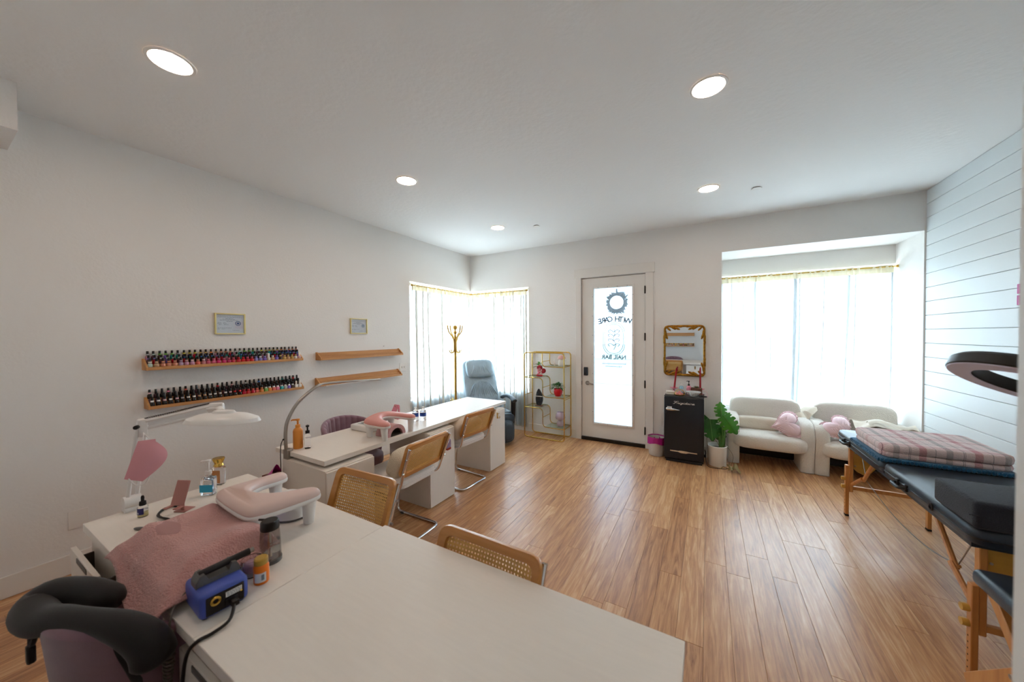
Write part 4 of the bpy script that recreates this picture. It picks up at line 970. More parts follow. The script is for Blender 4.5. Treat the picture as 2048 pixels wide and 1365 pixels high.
part('cloth_corner', MB().grid(lambda u, v: (1.0+.10*u, 5.345-.02*v, .66-.10*v*(1-abs(2*u-1))+.012*math.sin(5*u)), 10, 8), 'cream', o, True, 80)

# ------------------------------------------------------------------ massage table and stool
tx0, tx1, ty0, ty1, tz = 1.02, 1.62, 2.30, 4.13, .75
o = root('massage_table', 'black padded massage table with beech legs along the shiplap wall', 'massage table', ((tx0+tx1)/2, (ty0+ty1)/2, 0))
ym = 3.21
def pad(ya, yb, name):
    b = MB(); c_ = .10
    out = fillet([(tx0, ya, 0), (tx1, ya, 0), (tx1, yb, 0), (tx0, yb, 0)], .055, 5, True); n = len(out); lay = [(0.985, tz-.075), (1.0, tz-.062), (1.0, tz-.022), (.985, tz-.006), (.955, tz), (.5, tz+.002)]
    cx, cy = (tx0+tx1)/2, (ya+yb)/2; vs = []
    for s, z in lay:
        for p in out:
            hx, hy = (tx1-tx0)/2, (yb-ya)/2; k = (1-s)*.30
            vs.append((p.x-(p.x-cx)/hx*k if s > .6 else cx+(p.x-cx)*.5, p.y-(p.y-cy)/hy*k if s > .6 else cy+(p.y-cy)*.5, z))
    fs = [tuple(range(n))[::-1], tuple((len(lay)-1)*n+i for i in range(n))]
    for k in range(len(lay)-1):
        for i in range(n): fs.append((k*n+i, k*n+(i+1) % n, (k+1)*n+(i+1) % n, (k+1)*n+i))
    b._add(vs, fs); pd = part(name, b, 'vinyl', o, True, 60)
    part('seam_piping', MB().tube([(cx+(p.x-cx)*1.002, cy+(p.y-cy)*1.002, tz-.045) for p in out], .004, 6, True), 'black', pd, True); return pd
pad(ty0, ym-.002, 'padded_half'); pad(ym+.002, ty1, 'padded_half')
part('side_rail', MB().box(tx0+.012, tx1-.012, ty0+.04, ty1-.04, tz-.098, tz-.075), 'vinyl', o, True)
for ye, sg in ((2.42, 1), (4.07, -1)):
    for xx, sx in ((1.098, 1), (1.545, -1)):
        lg = part('leg', MB().box(xx-.013, xx+.013, ye-.018, ye+.018, .22, tz-.085, 0, .003, 1), 'beech', o, True)
        part('leg_extension', MB().box(xx-sx*.024-.012, xx-sx*.024+.012, ye-.018-sg*.004, ye+.018-sg*.004, .016, .45, 0, .003, 1), 'beech', lg, True)
        part('rubber_foot', MB().box(xx-sx*.024-.013, xx-sx*.024+.013, ye-.02-sg*.004, ye+.02-sg*.004, .001, .018, 0, .003, 1), 'blackr', lg, True)
        for zz in (.26, .33): part('leg_knob', MB().cyl((xx-sx*.036, ye, zz), (xx-sx*.060, ye, zz), .017, n=12), 'ply', lg, True)
        hole = MB()
        for q in range(6): hole.cyl((xx-sx*.0365, ye-.0, .05+q*.03), (xx-sx*.034, ye, .05+q*.03), .004, n=6)
        part('peg_holes', hole, 'soil', lg, True, kind='stuff')
    prf = [(1.10, tz-.085), (1.54, tz-.085), (1.54, .44), (1.50, .40), (1.44, .37), (1.36, .48), (1.28, .48), (1.20, .37), (1.14, .40), (1.10, .44)]
    pp = part('end_panel', MB().prism(prf, lambda u, v, w_: (u, ye+w_, v), -.006, .006), 'ply', o, True, smooth=0)
    sc_ = MB()
    for xx in (1.125, 1.515):
        for zz in (tz-.12, .56, .45): sc_.cyl((xx, ye-.009, zz), (xx, ye+.009, zz), .006, n=8)
    part('panel_bolts', sc_, 'steel', pp, True)
    part('cross_bar', MB().box(1.10, 1.54, ye-.012, ye+.012, .24, .27, 0, .002, 1), 'beech', o, True)
    for xx in (1.105, 1.535):
        ymid = ye+sg*.42
        part('folding_brace', MB().tube([(xx, ye, .28), (xx, ye+sg*.24, .42)], .013, 8).tube([(xx+.012, ye+sg*.22, .40), (xx+.012, ymid+sg*.05, tz-.09)], .013, 8).cyl((xx-.01, ye+sg*.23, .41), (xx+.03, ye+sg*.23, .41), .008, n=8), 'beech', o, True)
cb = MB()
for xx in (1.13, 1.51):
    cb.tube([(xx, 3.98, .665), (xx, 3.83, .41)], .003, 6).tube(catmull([(xx, 3.83, .41), (xx, 3.5, .355), (xx, 3.2, .335), (xx, 2.9, .355), (xx, 2.66, .41)], 4), .003, 6).tube([(xx, 2.66, .41), (xx, 2.5, .665)], .003, 6)
part('support_cable', cb, 'steel', o, True)
for (yy, L) in ((3.86, .12), (2.93, .11)):
    hd = part('carry_handle', MB().tube(fillet([(tx0-.004, yy-L/2, tz-.05), (tx0-.035, yy-L/2+.01, tz-.055), (tx0-.035, yy+L/2-.01, tz-.055), (tx0-.004, yy+L/2, tz-.05)], .02, 4), .010, 8).box(tx0-.012, tx0+.002, yy-L/2-.012, yy-L/2+.02, tz-.07, tz-.03, 0, .004, 1).box(tx0-.012, tx0+.002, yy+L/2-.02, yy+L/2+.012, tz-.07, tz-.03, 0, .004, 1), 'black', o, True)
part('grommet', MB().lathe([(.012, 0), (.02, .002), (.02, .006), (.012, .006)], n=16, X=T(tx0-.001, 2.62, tz-.045) @ Matrix.Rotation(-PI/2, 4, 'Y')), 'black', o, True)
part('end_clasp', MB().lathe([(.026, 0), (.034, .003), (.026, .006)], n=24, X=T(1.20, ty0-.002, tz-.055) @ Matrix.Rotation(PI/2, 4, 'X')).box(1.188, 1.214, ty0-.012, ty0, tz-.07, tz-.048, 0, .003, 1), 'steel', o, True)

o = root('teal_fleece', 'folded teal fleece blanket under the plaid blanket on the massage table', 'blanket', (1.31, 3.45, tz))
b = MB(); b.box(1.005, 1.60, 3.20, 3.74, tz+.004, tz+.028, 0, .012, 3); part('fleece_layer', b, 'tealfab', o, True)
sc_ = MB()
for i in range(30): sc_.sq((1.015+i*.02, 3.197, tz+.015), (.011, .008, .013), .8, .8, 8, 6)
for i in range(26): sc_.sq((1.002, 3.21+i*.02, tz+.015), (.008, .011, .013), .8, .8, 8, 6)
part('scalloped_edge', sc_, 'tealfab', o, True, kind='stuff')
def plaid():
    k = NT('plaid_fleece'); tc = k.n('ShaderNodeTexCoord'); sp_ = k.n('ShaderNodeSeparateXYZ'); k.l(tc, 'Object', sp_, 'Vector')
    def stripes(axis, period, off, seq, basec):
        m = k.n('ShaderNodeMath', _operation='MULTIPLY_ADD'); m.inputs[1].default_value = 1/period; m.inputs[2].default_value = off; k.l(sp_, axis, m, 0)
        f = k.n('ShaderNodeMath', _operation='FRACT'); k.l(m, 'Value', f, 0)
        r = k.n('ShaderNodeValToRGB'); r.color_ramp.interpolation = 'CONSTANT'; e = r.color_ramp.elements
        e[0].position = 0; e[0].color = (*lin(seq[0][1]), 1); e[1].position = seq[1][0]; e[1].color = (*lin(seq[1][1]), 1)
        for p_, c_ in seq[2:]: q = e.new(p_); q.color = (*lin(c_), 1)
        k.l(f, 'Value', r, 'Fac'); return r
    B = 'DEC8C4'
    a = stripes('X', .235, .10, [(0, B), (.10, '8F8B88'), (.22, B), (.40, '5C5A5A'), (.415, B), (.43, '5C5A5A'), (.445, B), (.60, 'B4636A'), (.74, B), (.90, '6E6A6A'), (.915, B)], B)
    c_ = stripes('Y', .21, .25, [(0, B), (.16, 'C07C80'), (.34, B), (.56, '8F8B88'), (.64, B), (.80, '6E6A6A'), (.82, B)], B)
    mx = k.n('ShaderNodeMix', _data_type='RGBA', _blend_type='MIX'); mx.inputs['Factor'].default_value = .4
    k.t.links.new(a.outputs['Color'], mx.inputs[6]); k.t.links.new(c_.outputs['Color'], mx.inputs[7]); k.t.links.new(mx.outputs[2], k.p.inputs['Base Color'])
    k.p.inputs['Roughness'].default_value = .95; k.p.inputs['Sheen Weight'].default_value = .3
    nb = k.n('ShaderNodeTexNoise', Scale=160, Detail=2); k.l(tc, 'Object', nb, 'Vector'); bp = k.n('ShaderNodeBump', Strength=.6, Distance=.01); k.l(nb, 'Fac', bp, 'Height'); k.l(bp, 'Normal', k.p, 'Normal')
    return k.m
M['plaid'] = plaid()
o = root('plaid_blanket', 'folded pink and grey plaid fleece blanket on the massage table', 'blanket', (1.31, 3.46, tz+.028))
def layer(z0, z1, inset, seed):
    x0, x1, y0, y1 = 1.02+inset, 1.60-inset*.3, 3.215+inset, 3.73-inset; out = fillet([(x0, y0, 0), (x1, y0, 0), (x1, y1, 0), (x0, y1, 0)], .07, 6, True); n = len(out); cx, cy = (x0+x1)/2, (y0+y1)/2; vs = []; h = z1-z0
    prof = [(.0, .0, .985), (.0, .12, 1.0), (.0, .5, 1.012), (.0, .85, 1.0), (0, .97, .97), (0, 1.0, .92), (0, 1.02, .7), (0, 1.03, .4), (0, 1.03, .1)]
    for _, t, s in prof:
        for p in out:
            wz = .006*math.sin(7*p.x+seed)+.006*math.sin(11*p.y+seed*2)
            vs.append((cx+(p.x-cx)*s, cy+(p.y-cy)*s, z0+h*t+(wz if t > .3 else wz*.4)))
    fs = [tuple(range(n))[::-1], tuple((len(prof)-1)*n+i for i in range(n))]
    for k in range(len(prof)-1):
        for i in range(n): fs.append((k*n+i, k*n+(i+1) % n, (k+1)*n+(i+1) % n, (k+1)*n+i))
    return MB()._add(vs, fs)
part('lower_fold', layer(tz+.030, tz+.066, .004, 1.0), 'plaid', o, True, 70); part('upper_fold', layer(tz+.064, tz+.115, 0, 2.3), 'plaid', o, True, 70)
o = root('foam_bolster', 'black velour foam block on the near end of the massage table', 'foam block', (1.27, 2.46, tz))
part('block_cover', MB().box(1.015, 1.55, 2.285, 2.60, tz+.003, tz+.125, 0, .018, 4), 'foamblk', o, True); part('block_seam', MB().tube([(1.0+.05*i, 2.288, tz+.064) for i in range(11)], .003, 5), 'foamblk', o, True)

o = root('folding_stool', 'black padded folding stool with beech legs at the near end of the massage table', 'stool', (1.27, 2.03, 0))
part('seat_pad', MB().box(1.0, 1.50, 1.80, 2.275, .525, .595, 0, .025, 4), 'vinyl', o, True)
for xx in (1.05, 1.46):
    part('leg', MB().box(-.014, .014, -.024, .024, -.365, .365, 0, .003, 1, X=T(xx, 2.11, .268) @ Matrix.Rotation(math.radians(47), 4, 'X')), 'beech', o, True)
    part('leg', MB().box(-.014, .014, -.024, .024, -.365, .365, 0, .003, 1, X=T(xx+.03, 2.09, .268) @ Matrix.Rotation(math.radians(-43), 4, 'X')), 'beech', o, True)
    part('pivot_bolt', MB().cyl((xx-.02, 2.10, .268), (xx+.05, 2.10, .268), .009, n=10), 'steel', o, True)
part('stretcher', MB().box(1.08, 1.50, 1.86, 1.89, .035, .065, 0, .003, 1).box(1.04, 1.47, 2.32, 2.35, .045, .075, 0, .003, 1), 'beech', o, True)

# ------------------------------------------------------------------ ring light
o = root('ring_light', 'grey ring light with a lilac face at the right picture edge', 'ring light', (1.62, 1.5, 0))
c0 = V(.990, 1.869, 1.434); nrm = V(-.447, -.167, -1.072).normalized(); q_ = nrm.to_track_quat('Z', 'Y').to_matrix().to_4x4(); X = T(*c0) @ q_
R0, R1 = .225, .158
part('ring_housing', MB().lathe([(R1, -.012), (R1, .012), (R1+.004, .016), (R0-.004, .016), (R0, .012), (R0, -.02), (R0-.01, -.03), (R1+.01, -.03), (R1, -.012)], n=64, X=X @ Matrix.Rotation(PI, 4, 'X') @ Matrix.Diagonal((1, 1, -1, 1))), 'black', o, True)
part('ring_diffuser', MB().lathe([(R1+.003, .0165), (R1+.006, .019), (R0-.006, .019), (R0-.003, .0165)], n=64, X=X), 'lilac', o, True)
part('ring_bracket', MB().tube([c0+V(.19, -.06, -.04), V(1.45, 1.60, 1.42), V(1.62, 1.50, 1.40), V(1.62, 1.50, 1.25)], .010, 8), 'black', o, True)
part('stand_pole', MB().cyl((1.62, 1.5, .25), (1.62, 1.5, 1.27), .011, n=12), 'black', o, True)
for k in range(3):
    a = 2*PI*k/3+.4; part('stand_leg', MB().tube([(1.62+.012*math.cos(a), 1.5+.012*math.sin(a), .34), (1.62+.24*math.cos(a), 1.5+.24*math.sin(a), .012)], .009, 8), 'black', o, True)
# ------------------------------------------------------------------ gold etagere and what stands on it
ex0, ex1, ey0, ey1, eh = -2.517, -1.852, 4.825, 5.112, 1.335
o = root('brass_etagere', 'brass tube etagere with stepped glass shelves beside the door', 'shelf unit', ((ex0+ex1)/2, (ey0+ey1)/2, 0))
er = .0085
for yy in (ey0, ey1):
    part('outer_loop', MB().tube(fillet([(ex0, yy, er+.001), (ex1, yy, er+.001), (ex1, yy, eh), (ex0, yy, eh)], .055, 6, True), er, 10, True), 'gold', o, True)
    m0 = ex0+.31
    part('upper_curve', MB().tube(fillet([(m0, yy, eh), (m0, yy, 1.125), (ex1, yy, 1.125)], .06, 6), .007, 8), 'gold', o, True)
    part('middle_curve', MB().tube(fillet([(ex0, yy, .945), (m0+.005, yy, .945), (m0+.005, yy, .655), (ex1, yy, .655)], .07, 6), .007, 8), 'gold', o, True)
    part('lower_curve', MB().tube(fillet([(ex0, yy, .475), (m0+.005, yy, .475), (m0+.005, yy, .19), (ex1, yy, .19)], .07, 6), .007, 8), 'gold', o, True)
for (x_, z_) in ((ex0, .665), (ex1, 1.125), (ex1, .655), (ex1, .63), (ex0, .945), (ex0, .475), (ex1, .19), (ex0+.09, er), (ex1-.09, er), (ex0+.07, eh), (ex1-.07, eh), (m0, 1.20), (m0+.005, .80), (m0+.005, .34)): part('cross_tube', MB().cyl((x_, ey0, z_), (x_, ey1, z_), .0055, n=8), 'gold', o, True)
SHG = ((m0+.03, ex1, 1.131, 'gl1'), (ex0, m0-.03, .951, ''), (m0+.04, ex1, .661, ''), (ex0, m0-.03, .481, ''), (m0+.04, ex1, .196, ''))
for q in SHG: part('glass_shelf', MB().box(q[0], q[1], ey0+.002, ey1-.002, q[2], q[2]+.006, 0, .001, 1), 'shelfglass', o, True)
def leaf_mesh(b, p, d, L, w_, droop=.3, mi=0, n=6):
    d = Vector(d).normalized(); s_ = d.cross(Vector((0, 0, 1)))
    if s_.length < .05: s_ = Vector((1, 0, 0))
    s_.normalize(); up = s_.cross(d).normalized()
    def f(u, v):
        ww = w_*math.sin(PI*min(1, u*.97+.03))**.75*(1-.35*u); x_ = (v-.5)*2
        q = Vector(p)+d*L*u-Vector((0, 0, 1))*L*droop*u*u+s_*ww*x_+up*abs(x_)*ww*.35
        return tuple(q)
    b.grid(f, n, 4, mi)
ec = (ey0+ey1)/2
o = root('heart_planter', 'crimson heart planter lettered U R CUTE with a small vine, on the etagere', 'planter', (-2.30, 4.93, .957))
N = 48; prof = [((16*math.sin(2*PI*i/N)**3)/17*.085, (13*math.cos(2*PI*i/N)-5*math.cos(4*PI*i/N)-2*math.cos(6*PI*i/N)-math.cos(8*PI*i/N))/17*.085+.085) for i in range(N)]
TI = Matrix.Rotation(math.radians(38), 4, 'Y')
b = MB(); vs = []
for y_, s in ((-.03, .82), (-.026, .94), (-.012, 1.0), (.012, 1.0), (.026, .94), (.03, .82)):
    for x_, z_ in prof: vs.append((x_*s, y_, .075+(z_-.075)*s))
fs = [tuple(range(N))[::-1], tuple(5*N+i for i in range(N))]+[(k*N+i, k*N+(i+1) % N, (k+1)*N+(i+1) % N, (k+1)*N+i) for k in range(5) for i in range(N)]
XH = T(.01, 0, .017) @ T(0, 0, .07) @ TI @ T(0, 0, -.07)
hb = part('heart_body', b._add(vs, fs, 0, XH), 'redd', o, smooth=60)
for t_, dx, dz in (('U R', .0, .100), ('CUTE', .0, .066)):
    me = text_mesh(t_, .040, .0008); me.materials.append(M['ceramic']); me.transform(XH @ T(dx, -.0305, dz) @ Matrix.Rotation(PI/2, 4, 'X')); link('lettering', me, hb)
part('planter_foot', MB().box(-.05, .05, -.025, .025, .0, .03, 0, .01, 2), 'redd', o)
b = MB(); rr = random.Random(5)
for (dx, dy, dz, L) in ((-.09, .0, .09, .09), (-.03, .02, .12, .10), (.05, 0, .11, .11), (.09, -.02, .05, .10), (.0, -.03, .09, .08), (-.07, -.02, .02, .08)):
    leaf_mesh(b, (-.005+dx*.3, dy, .15+dz*.3), (dx, dy, dz*.6), L, .024, .5)
part('vine_leaves', b, 'leafb', o); part('vine_stem', MB().tube(catmull([(-.005, 0, .12), (-.01, 0, .16), (.01, .01, .19)], 3), .004, 6), 'stem', o)
o = root('red_pot_plant', 'round glossy red pot with a bushy green plant on the etagere', 'potted plant', (-1.995, 4.94, .667))
part('pot', MB().lathe([(0, 0), (.04, 0), (.058, .03), (.068, .07), (.066, .105), (.058, .118), (.052, .118), (.054, .09), (0, .085)], n=32), 'red', o); part('soil', MB().lathe([(0, .10), (.052, .098)], n=20), 'soil', o)
b = MB(); rr = random.Random(12)
for i in range(34):
    a = rr.uniform(0, 6.28); el = rr.uniform(.1, 1.2); d_ = (math.cos(a)*math.cos(el)-.25, math.sin(a)*math.cos(el)*.7, math.sin(el)); leaf_mesh(b, (d_[0]*.05, d_[1]*.05, .12+d_[2]*.05), d_, rr.uniform(.07, .12), .024, .55)
part('foliage', b, 'leaf', o); b = MB()
for i in range(9): a = i*.7; b.tube([(0, 0, .10), (.06*math.cos(a)-.02, .04*math.sin(a), .18)], .0025, 5)
part('stems', b, 'stem', o)
o = root('agate_slab', 'dark upright agate slab on a small base, lower left shelf of the etagere', 'stone slab', (-2.31, 4.93, .487))
out = [(p.x, p.y) for p in catmull([(-.035, .01, 0), (.03, .01, 0), (.062, .09, 0), (.055, .17, 0), (.02, .235, 0), (-.015, .27, 0), (-.05, .20, 0), (-.062, .10, 0)], 4, True)]
part('slab', MB().prism(out, lambda u, v, w_: (u, w_+.04*v, v), -.008, .008), 'agate', o, smooth=0)
part('slab_band', MB().box(-.056, .058, -.006, .001, .148, .158), 'cream', o); part('slab_base', MB().box(-.06, .06, -.035, .035, 0, .012, 0, .004, 2), 'brownbox', o)
o = root('mushroom_jar', 'white mushroom jar with a pale pink cap, top shelf of the etagere', 'jar', (-1.945, 4.97, 1.137))
part('jar_body', MB().lathe([(0, 0), (.050, 0), (.054, .01), (.048, .06), (.040, .10), (0, .10)], n=28), 'ceramic', o); part('jar_cap', MB().lathe([(.040, .098), (.062, .105), (.060, .125), (.045, .148), (.02, .158), (0, .160)], n=28), mat('mushroom_pink', 'DCA8A0', .4), o)
o = root('small_figurine', 'small pale bunny figurine next to the mushroom jar', 'figurine', (-2.055, 4.95, 1.137))
part('figurine_body', MB().sq((0, 0, .028), (.018, .016, .028), .9, .9, 14, 10).sq((-.006, 0, .062), (.012, .012, .013), 1, 1, 12, 8), 'ceramic', o)
for s in (-1, 1): part('ear', MB().sq((-.006+s*.005, 0, .088), (.004, .003, .018), 1, 1, 8, 8), 'ceramic', o)
o = root('glass_mushroom_lamp', 'iridescent glass mushroom lamp on the lowest shelf of the etagere', 'table lamp', (-1.965, 4.955, .202))
part('lamp_shade', MB().lathe([(.030, .10), (.068, .112), (.078, .135), (.070, .18), (.052, .218), (.046, .218), (.062, .18), (.07, .14), (.03, .105)], n=36), 'iris', o); part('lamp_base', MB().lathe([(0, 0), (.045, 0), (.055, .02), (.058, .045), (.045, .075), (.030, .09), (.030, .10), (0, .10)], n=36), 'iris', o); part('switch_collar', MB().lathe([(.046, 0), (.05, .006), (.046, .012)], n=24), 'greypl', o)

# ------------------------------------------------------------------ on the fridge
ft = .833
def candle(x_, y_, lean, label):
    o = root('taper_candle', label, 'candle', (x_, y_, ft), group='red taper candles'); X = Matrix.Rotation(lean, 4, 'Y')
    part('candle_stick', MB().cyl((0, 0, .05), (0, 0, .33), .0125, .009, 12, X=X), 'candle', o); part('wick', MB().cyl((0, 0, .33), (.001, 0, .342), .0012, n=5, X=X), 'black', o)
    part('glass_holder', MB().lathe([(0, 0), (.034, 0), (.036, .006), (.014, .014), (.013, .05), (.05, .066), (.048, .07), (.014, .058)], n=24), 'pinksoap', o)
candle(-.385, 5.03, .10, 'leaning red taper candle on the left of the mini fridge top'); candle(-.075, 5.04, -.01, 'upright red taper candle on the right of the mini fridge top')
def pump(name, label, loc, body, cap, w_, h, neck=.012, rz=0, bh=None, square=False, extra=None, level=None):
    o = root(name, label, 'pump bottle', loc, rz); bh = bh or h*.66
    b = MB()
    if square: b.box(-w_, w_, -w_*.6, w_*.6, 0, bh*.86, 0, w_*.25, 3).lathe([(w_*.55, bh*.855), (neck*1.05, bh*.97), (neck, bh)], n=20)
    else: b.lathe([(0, 0), (w_*.92, 0), (w_, .006), (w_, bh*.80), (w_*.85, bh*.90), (neck*1.15, bh*.97), (neck, bh)], n=24)
    part('bottle', b, body, o)
    part('pump_collar', MB().lathe([(neck*1.15, bh*.97), (neck*1.25, bh*1.0), (neck*1.2, bh+.016), (neck*.5, bh+.018), (neck*.45, h-.012), (neck*1.0, h-.012), (neck*1.0, h), (0, h)], n=18).tube([(0, 0, h-.006), (-neck*2.6, 0, h-.006), (-neck*3.2, 0, h-.012)], [neck*.5, neck*.42, neck*.3], 8), cap, o)
    return o
p_ = pump('pump_bottle', 'small blue soap pump bottle with a white pump on the fridge', (-.293, 5.02, ft), 'bluesoap', 'whitep', .026, .155, .009, .4); part('soap_label', MB().box(-.018, .018, -.0275, -.026, .02, .055), 'paper', p_)
p_ = pump('pump_bottle', 'pink soap pump bottle with a black pump on the fridge', (-.205, 4.985, ft), 'pinksoap', 'black', .027, .172, .010, -.5); part('soap_label', MB().box(-.016, .016, -.0285, -.027, .02, .08), mat('pink_label', 'D88CA0', .5), p_)
o = root('succulent_box', 'brown box planter with a small succulent on the right of the fridge top', 'planter', (-.118, 4.99, ft))
part('planter_box', MB().box(-.065, .065, -.04, .04, 0, .085, 0, .004, 1), 'brownbox', o); b = MB()
for i in range(16): a = i*2.4; leaf_mesh(b, (.012*math.cos(a), .012*math.sin(a), .085), (math.cos(a), math.sin(a), .6+.05*i), .035, .010, .1)
part('succulent_leaves', b, mat('succulent', '6E7050', .6), o)
o = root('trinket_tray', 'gold rimmed tray of pink wax pieces on the front of the fridge top', 'tray', (-.305, 4.85, ft))
part('tray_dish', MB().lathe([(0, 0), (.055, 0), (.068, .012), (.066, .014), (.054, .004), (0, .004)], n=32), 'gold', o); part('tray_handle', MB().tube([(.055*math.cos(a)*1.1, -.01, .012+.062*math.sin(a)) for a in [PI*i/16 for i in range(17)]], .004, 6, X=T(-.0, .0, 0) @ RZ(.5)), 'gold', o)
for i, (dx, dy, s, r_) in enumerate(((-.022, -.01, .022, .3), (.014, -.02, .020, 1.1), (.02, .018, .022, 2.0), (-.015, .024, .019, .7), (0, 0, .020, 1.6))):
    tag_ = root('wax_melt', ['pink wax piece at the left of the gold tray', 'pink wax piece at the front of the gold tray', 'pink wax piece at the right of the gold tray', 'pink wax piece at the back of the gold tray', 'pink wax piece on top of the pile in the gold tray'][i], 'wax', (-.305+dx, 4.85+dy, ft+.005+(.024 if i == 4 else 0)), r_, 'pink wax pieces on the gold tray')
    part('wax_block', MB().box(-s, s, -s*.7, s*.7, 0, .026, 0, .007, 2), 'pinkwax', tag_)
o = root('crystal_bowl', 'cut crystal bowl on the front edge of the fridge top', 'bowl', (-.152, 4.835, ft))
b = MB(); n = 32; pr = [(.03, 0), (.036, .004), (.055, .022), (.075, .042), (.088, .058), (.084, .058), (.070, .042), (.050, .024), (.0, .008)]
vs = []
for k, (r_, z_) in enumerate(pr):
    for j in range(n): q = 2*PI*j/n; rr_ = r_*(1+(.05 if (j+k) % 2 else -.03)*(0 < k < 5)); vs.append((rr_*math.cos(q), rr_*math.sin(q), z_))
fs = [(k*n+j, k*n+(j+1) % n, (k+1)*n+(j+1) % n, (k+1)*n+j) for k in range(len(pr)-1) for j in range(n)]+[tuple(range(n))[::-1]]
part('bowl_body', b._add(vs, fs), 'crystal', o, smooth=0)
b = MB()
for j in range(16):
    q = 2*PI*j/16
    for (r0, z0, r1, z1, dq) in ((.045, .014, .087, .056, .30), (.045, .014, .087, .056, -.30)): b.tube([(r0*math.cos(q), r0*math.sin(q), z0), (r1*math.cos(q+dq), r1*math.sin(q+dq), z1)], .0022, 4)
part('cut_pattern', b, 'whitep', o, kind='stuff')
for i in range(3):
    o = root('coaster', ['bottom white coaster of the stack on the fridge', 'middle white coaster of the stack on the fridge', 'top white coaster of the stack on the fridge'][i], 'coaster', (-.415, 4.895, ft+.014*i), .1*i, 'white coasters stacked on the fridge'); part('coaster_pad', MB().box(-.048, .048, -.048, .048, 0, .013, 0, .004, 2), 'ceramic', o)
o = root('black_tongs', 'small black clip lying on the right front corner of the fridge top', 'clip', (-.045, 4.80, ft)); part('clip_arm', MB().tube(catmull([(-.04, 0, .006), (0, -.02, .007), (.035, -.015, .008), (.04, .01, .008), (.0, .02, .007)], 4), .005, 6), 'black', o); part('clip_arm', MB().tube(catmull([(-.02, .035, .006), (.01, .04, .008), (.045, .03, .010)], 4), .005, 6), 'black', o)
o = root('pink_ribbon', 'thin pink ribbon hanging at the right back edge of the fridge top', 'ribbon', (-.03, 5.03, ft)); part('ribbon_strand', MB().tube(catmull([(-.02, 0, .04), (.01, -.01, .045), (.03, -.015, .02), (.04, -.02, -.03)], 4), .0035, 6, flat=.4), 'pinksoap', o)

# ------------------------------------------------------------------ monstera
o = root('monstera', 'monstera plant in a white pot between the mini fridge and the left armchair', 'potted plant', (.108, 4.885, 0))
part('pot', MB().lathe([(0, .002), (.092, .002), (.098, .01), (.108, .245), (.104, .25), (.098, .245), (.092, .20), (0, .20)], n=40), 'ceramic', o); part('soil', MB().lathe([(0, .218), (.05, .215), (.096, .205)], n=24), 'soil', o)
b = MB()
for k, pts_ in enumerate(([(.03, .0, .20), (.02, 0, .34), (-.02, 0, .50), (-.10, .01, .56)], [(.04, 0, .20), (.055, 0, .36), (.05, -.01, .55), (.04, -.02, .68)], [(.05, 0, .2), (.075, -.01, .36), (.08, -.02, .50), (.10, -.04, .56)], [(.035, .01, .2), (.03, .01, .36), (.0, .02, .44), (-.01, .02, .46)])):
    b.tube(catmull(pts_, 5), [.010]*6+[.008]*5+[.006]*5, 8)
part('stems', b, 'stem', o)
part('main_stalk', MB().tube(catmull([(.06, .01, .19), (.07, .02, .30), (.072, .02, .42), (.05, .02, .50)], 4), [.018]*9+[.012]*4, 10), 'leaf', o)
def monstera_leaf(p, nrm, up, L, mname):
    z = Vector(nrm).normalized(); y = Vector(up); y = (y-z*y.dot(z)).normalized(); x = y.cross(z); b = MB(); W = L*.46
    def P(u, v):  # u across -1..1, v along 0..1
        return Vector(p)+x*u*W+y*L*v+z*(-.16*L*(v-.3)**2-.10*L*u*u)
    def half(v): return (math.sin(PI*min(1, .10+v*.88))**.6)*(1-.25*v)+(.25 if v < .08 else 0)
    n = 4
    b.grid(lambda s, t: tuple(P((s-.5)*2*.60*half(t), t)), 6, 14)
    for sd in (-1, 1):
        for k in range(n):
            v0, v1 = .02+k/n*.90, .02+(k+.80)/n*.90
            def lob(s, t):
                v = v0+(v1-v0)*t; sweep = .10*s*s; w_ = half(min(1, v)); r_ = .52+.48*s; narrow = 1-.35*s**3
                vm = (v0+v1)/2; return tuple(P(sd*r_*w_, min(1.0, vm+(v-vm)*narrow-.10+sweep+.10*(1-s))))
            b.grid(lob, 5, 3)
    o_ = part('monstera_leaf', b, mname, o, smooth=60)
    part('midrib', MB().tube([P(0, t/8) for t in range(9)], [.003]*8+[.001], 5), 'stem', o_)
monstera_leaf((.045, -.02, .60), (.35, -.8, .35), (.0, .3, .9), .19, 'leafb')
monstera_leaf((.065, -.06, .63), (.25, -.85, .25), (.55, -.1, -.75), .25, 'leafb')
monstera_leaf((-.095, .0, .57), (-.35, -.75, .45), (-.55, .0, -.75), .22, 'leaf')
monstera_leaf((-.075, -.02, .56), (.1, -.85, .3), (.1, -.2, -.95), .26, 'leaf')
monstera_leaf((.0, .02, .48), (.3, -.9, .2), (.25, .1, -.9), .20, 'leaf')
o = root('black_cable', 'thin black cable looping from the fridge behind the white plant pot', 'cable', (.0, 4.95, 0)); part('cable_run', MB().tube(catmull([(-.02, 5.06, .03), (-.01, 4.98, .10), (-.022, 4.90, .16), (-.005, 4.80, .05), (.02, 4.765, .006), (.10, 4.745, .006), (.22, 4.80, .006), (.24, 5.0, .006)], 6), .004, 6), 'black', o, True); part('cable_plug', MB().box(-.035, -.008, 5.05, 5.075, .015, .05, 0, .005, 2), 'black', o, True)
o = root('trailing_root', 'thin brown aerial roots arching over the rim of the white pot', 'root', (.108, 4.885, .2)); part('root_strand', MB().tube(catmull([(.15, 4.87, .22), (.06, 4.86, .35), (.0, 4.83, .34), (.01, 4.83, .24)], 6), .0022, 5), 'dry', o, True); part('root_strand', MB().tube(catmull([(.14, 4.87, .22), (.20, 4.84, .26), (.27, 4.82, .16), (.25, 4.79, .05), (.235, 4.78, .012)], 6), .0022, 5), 'dry', o, True)
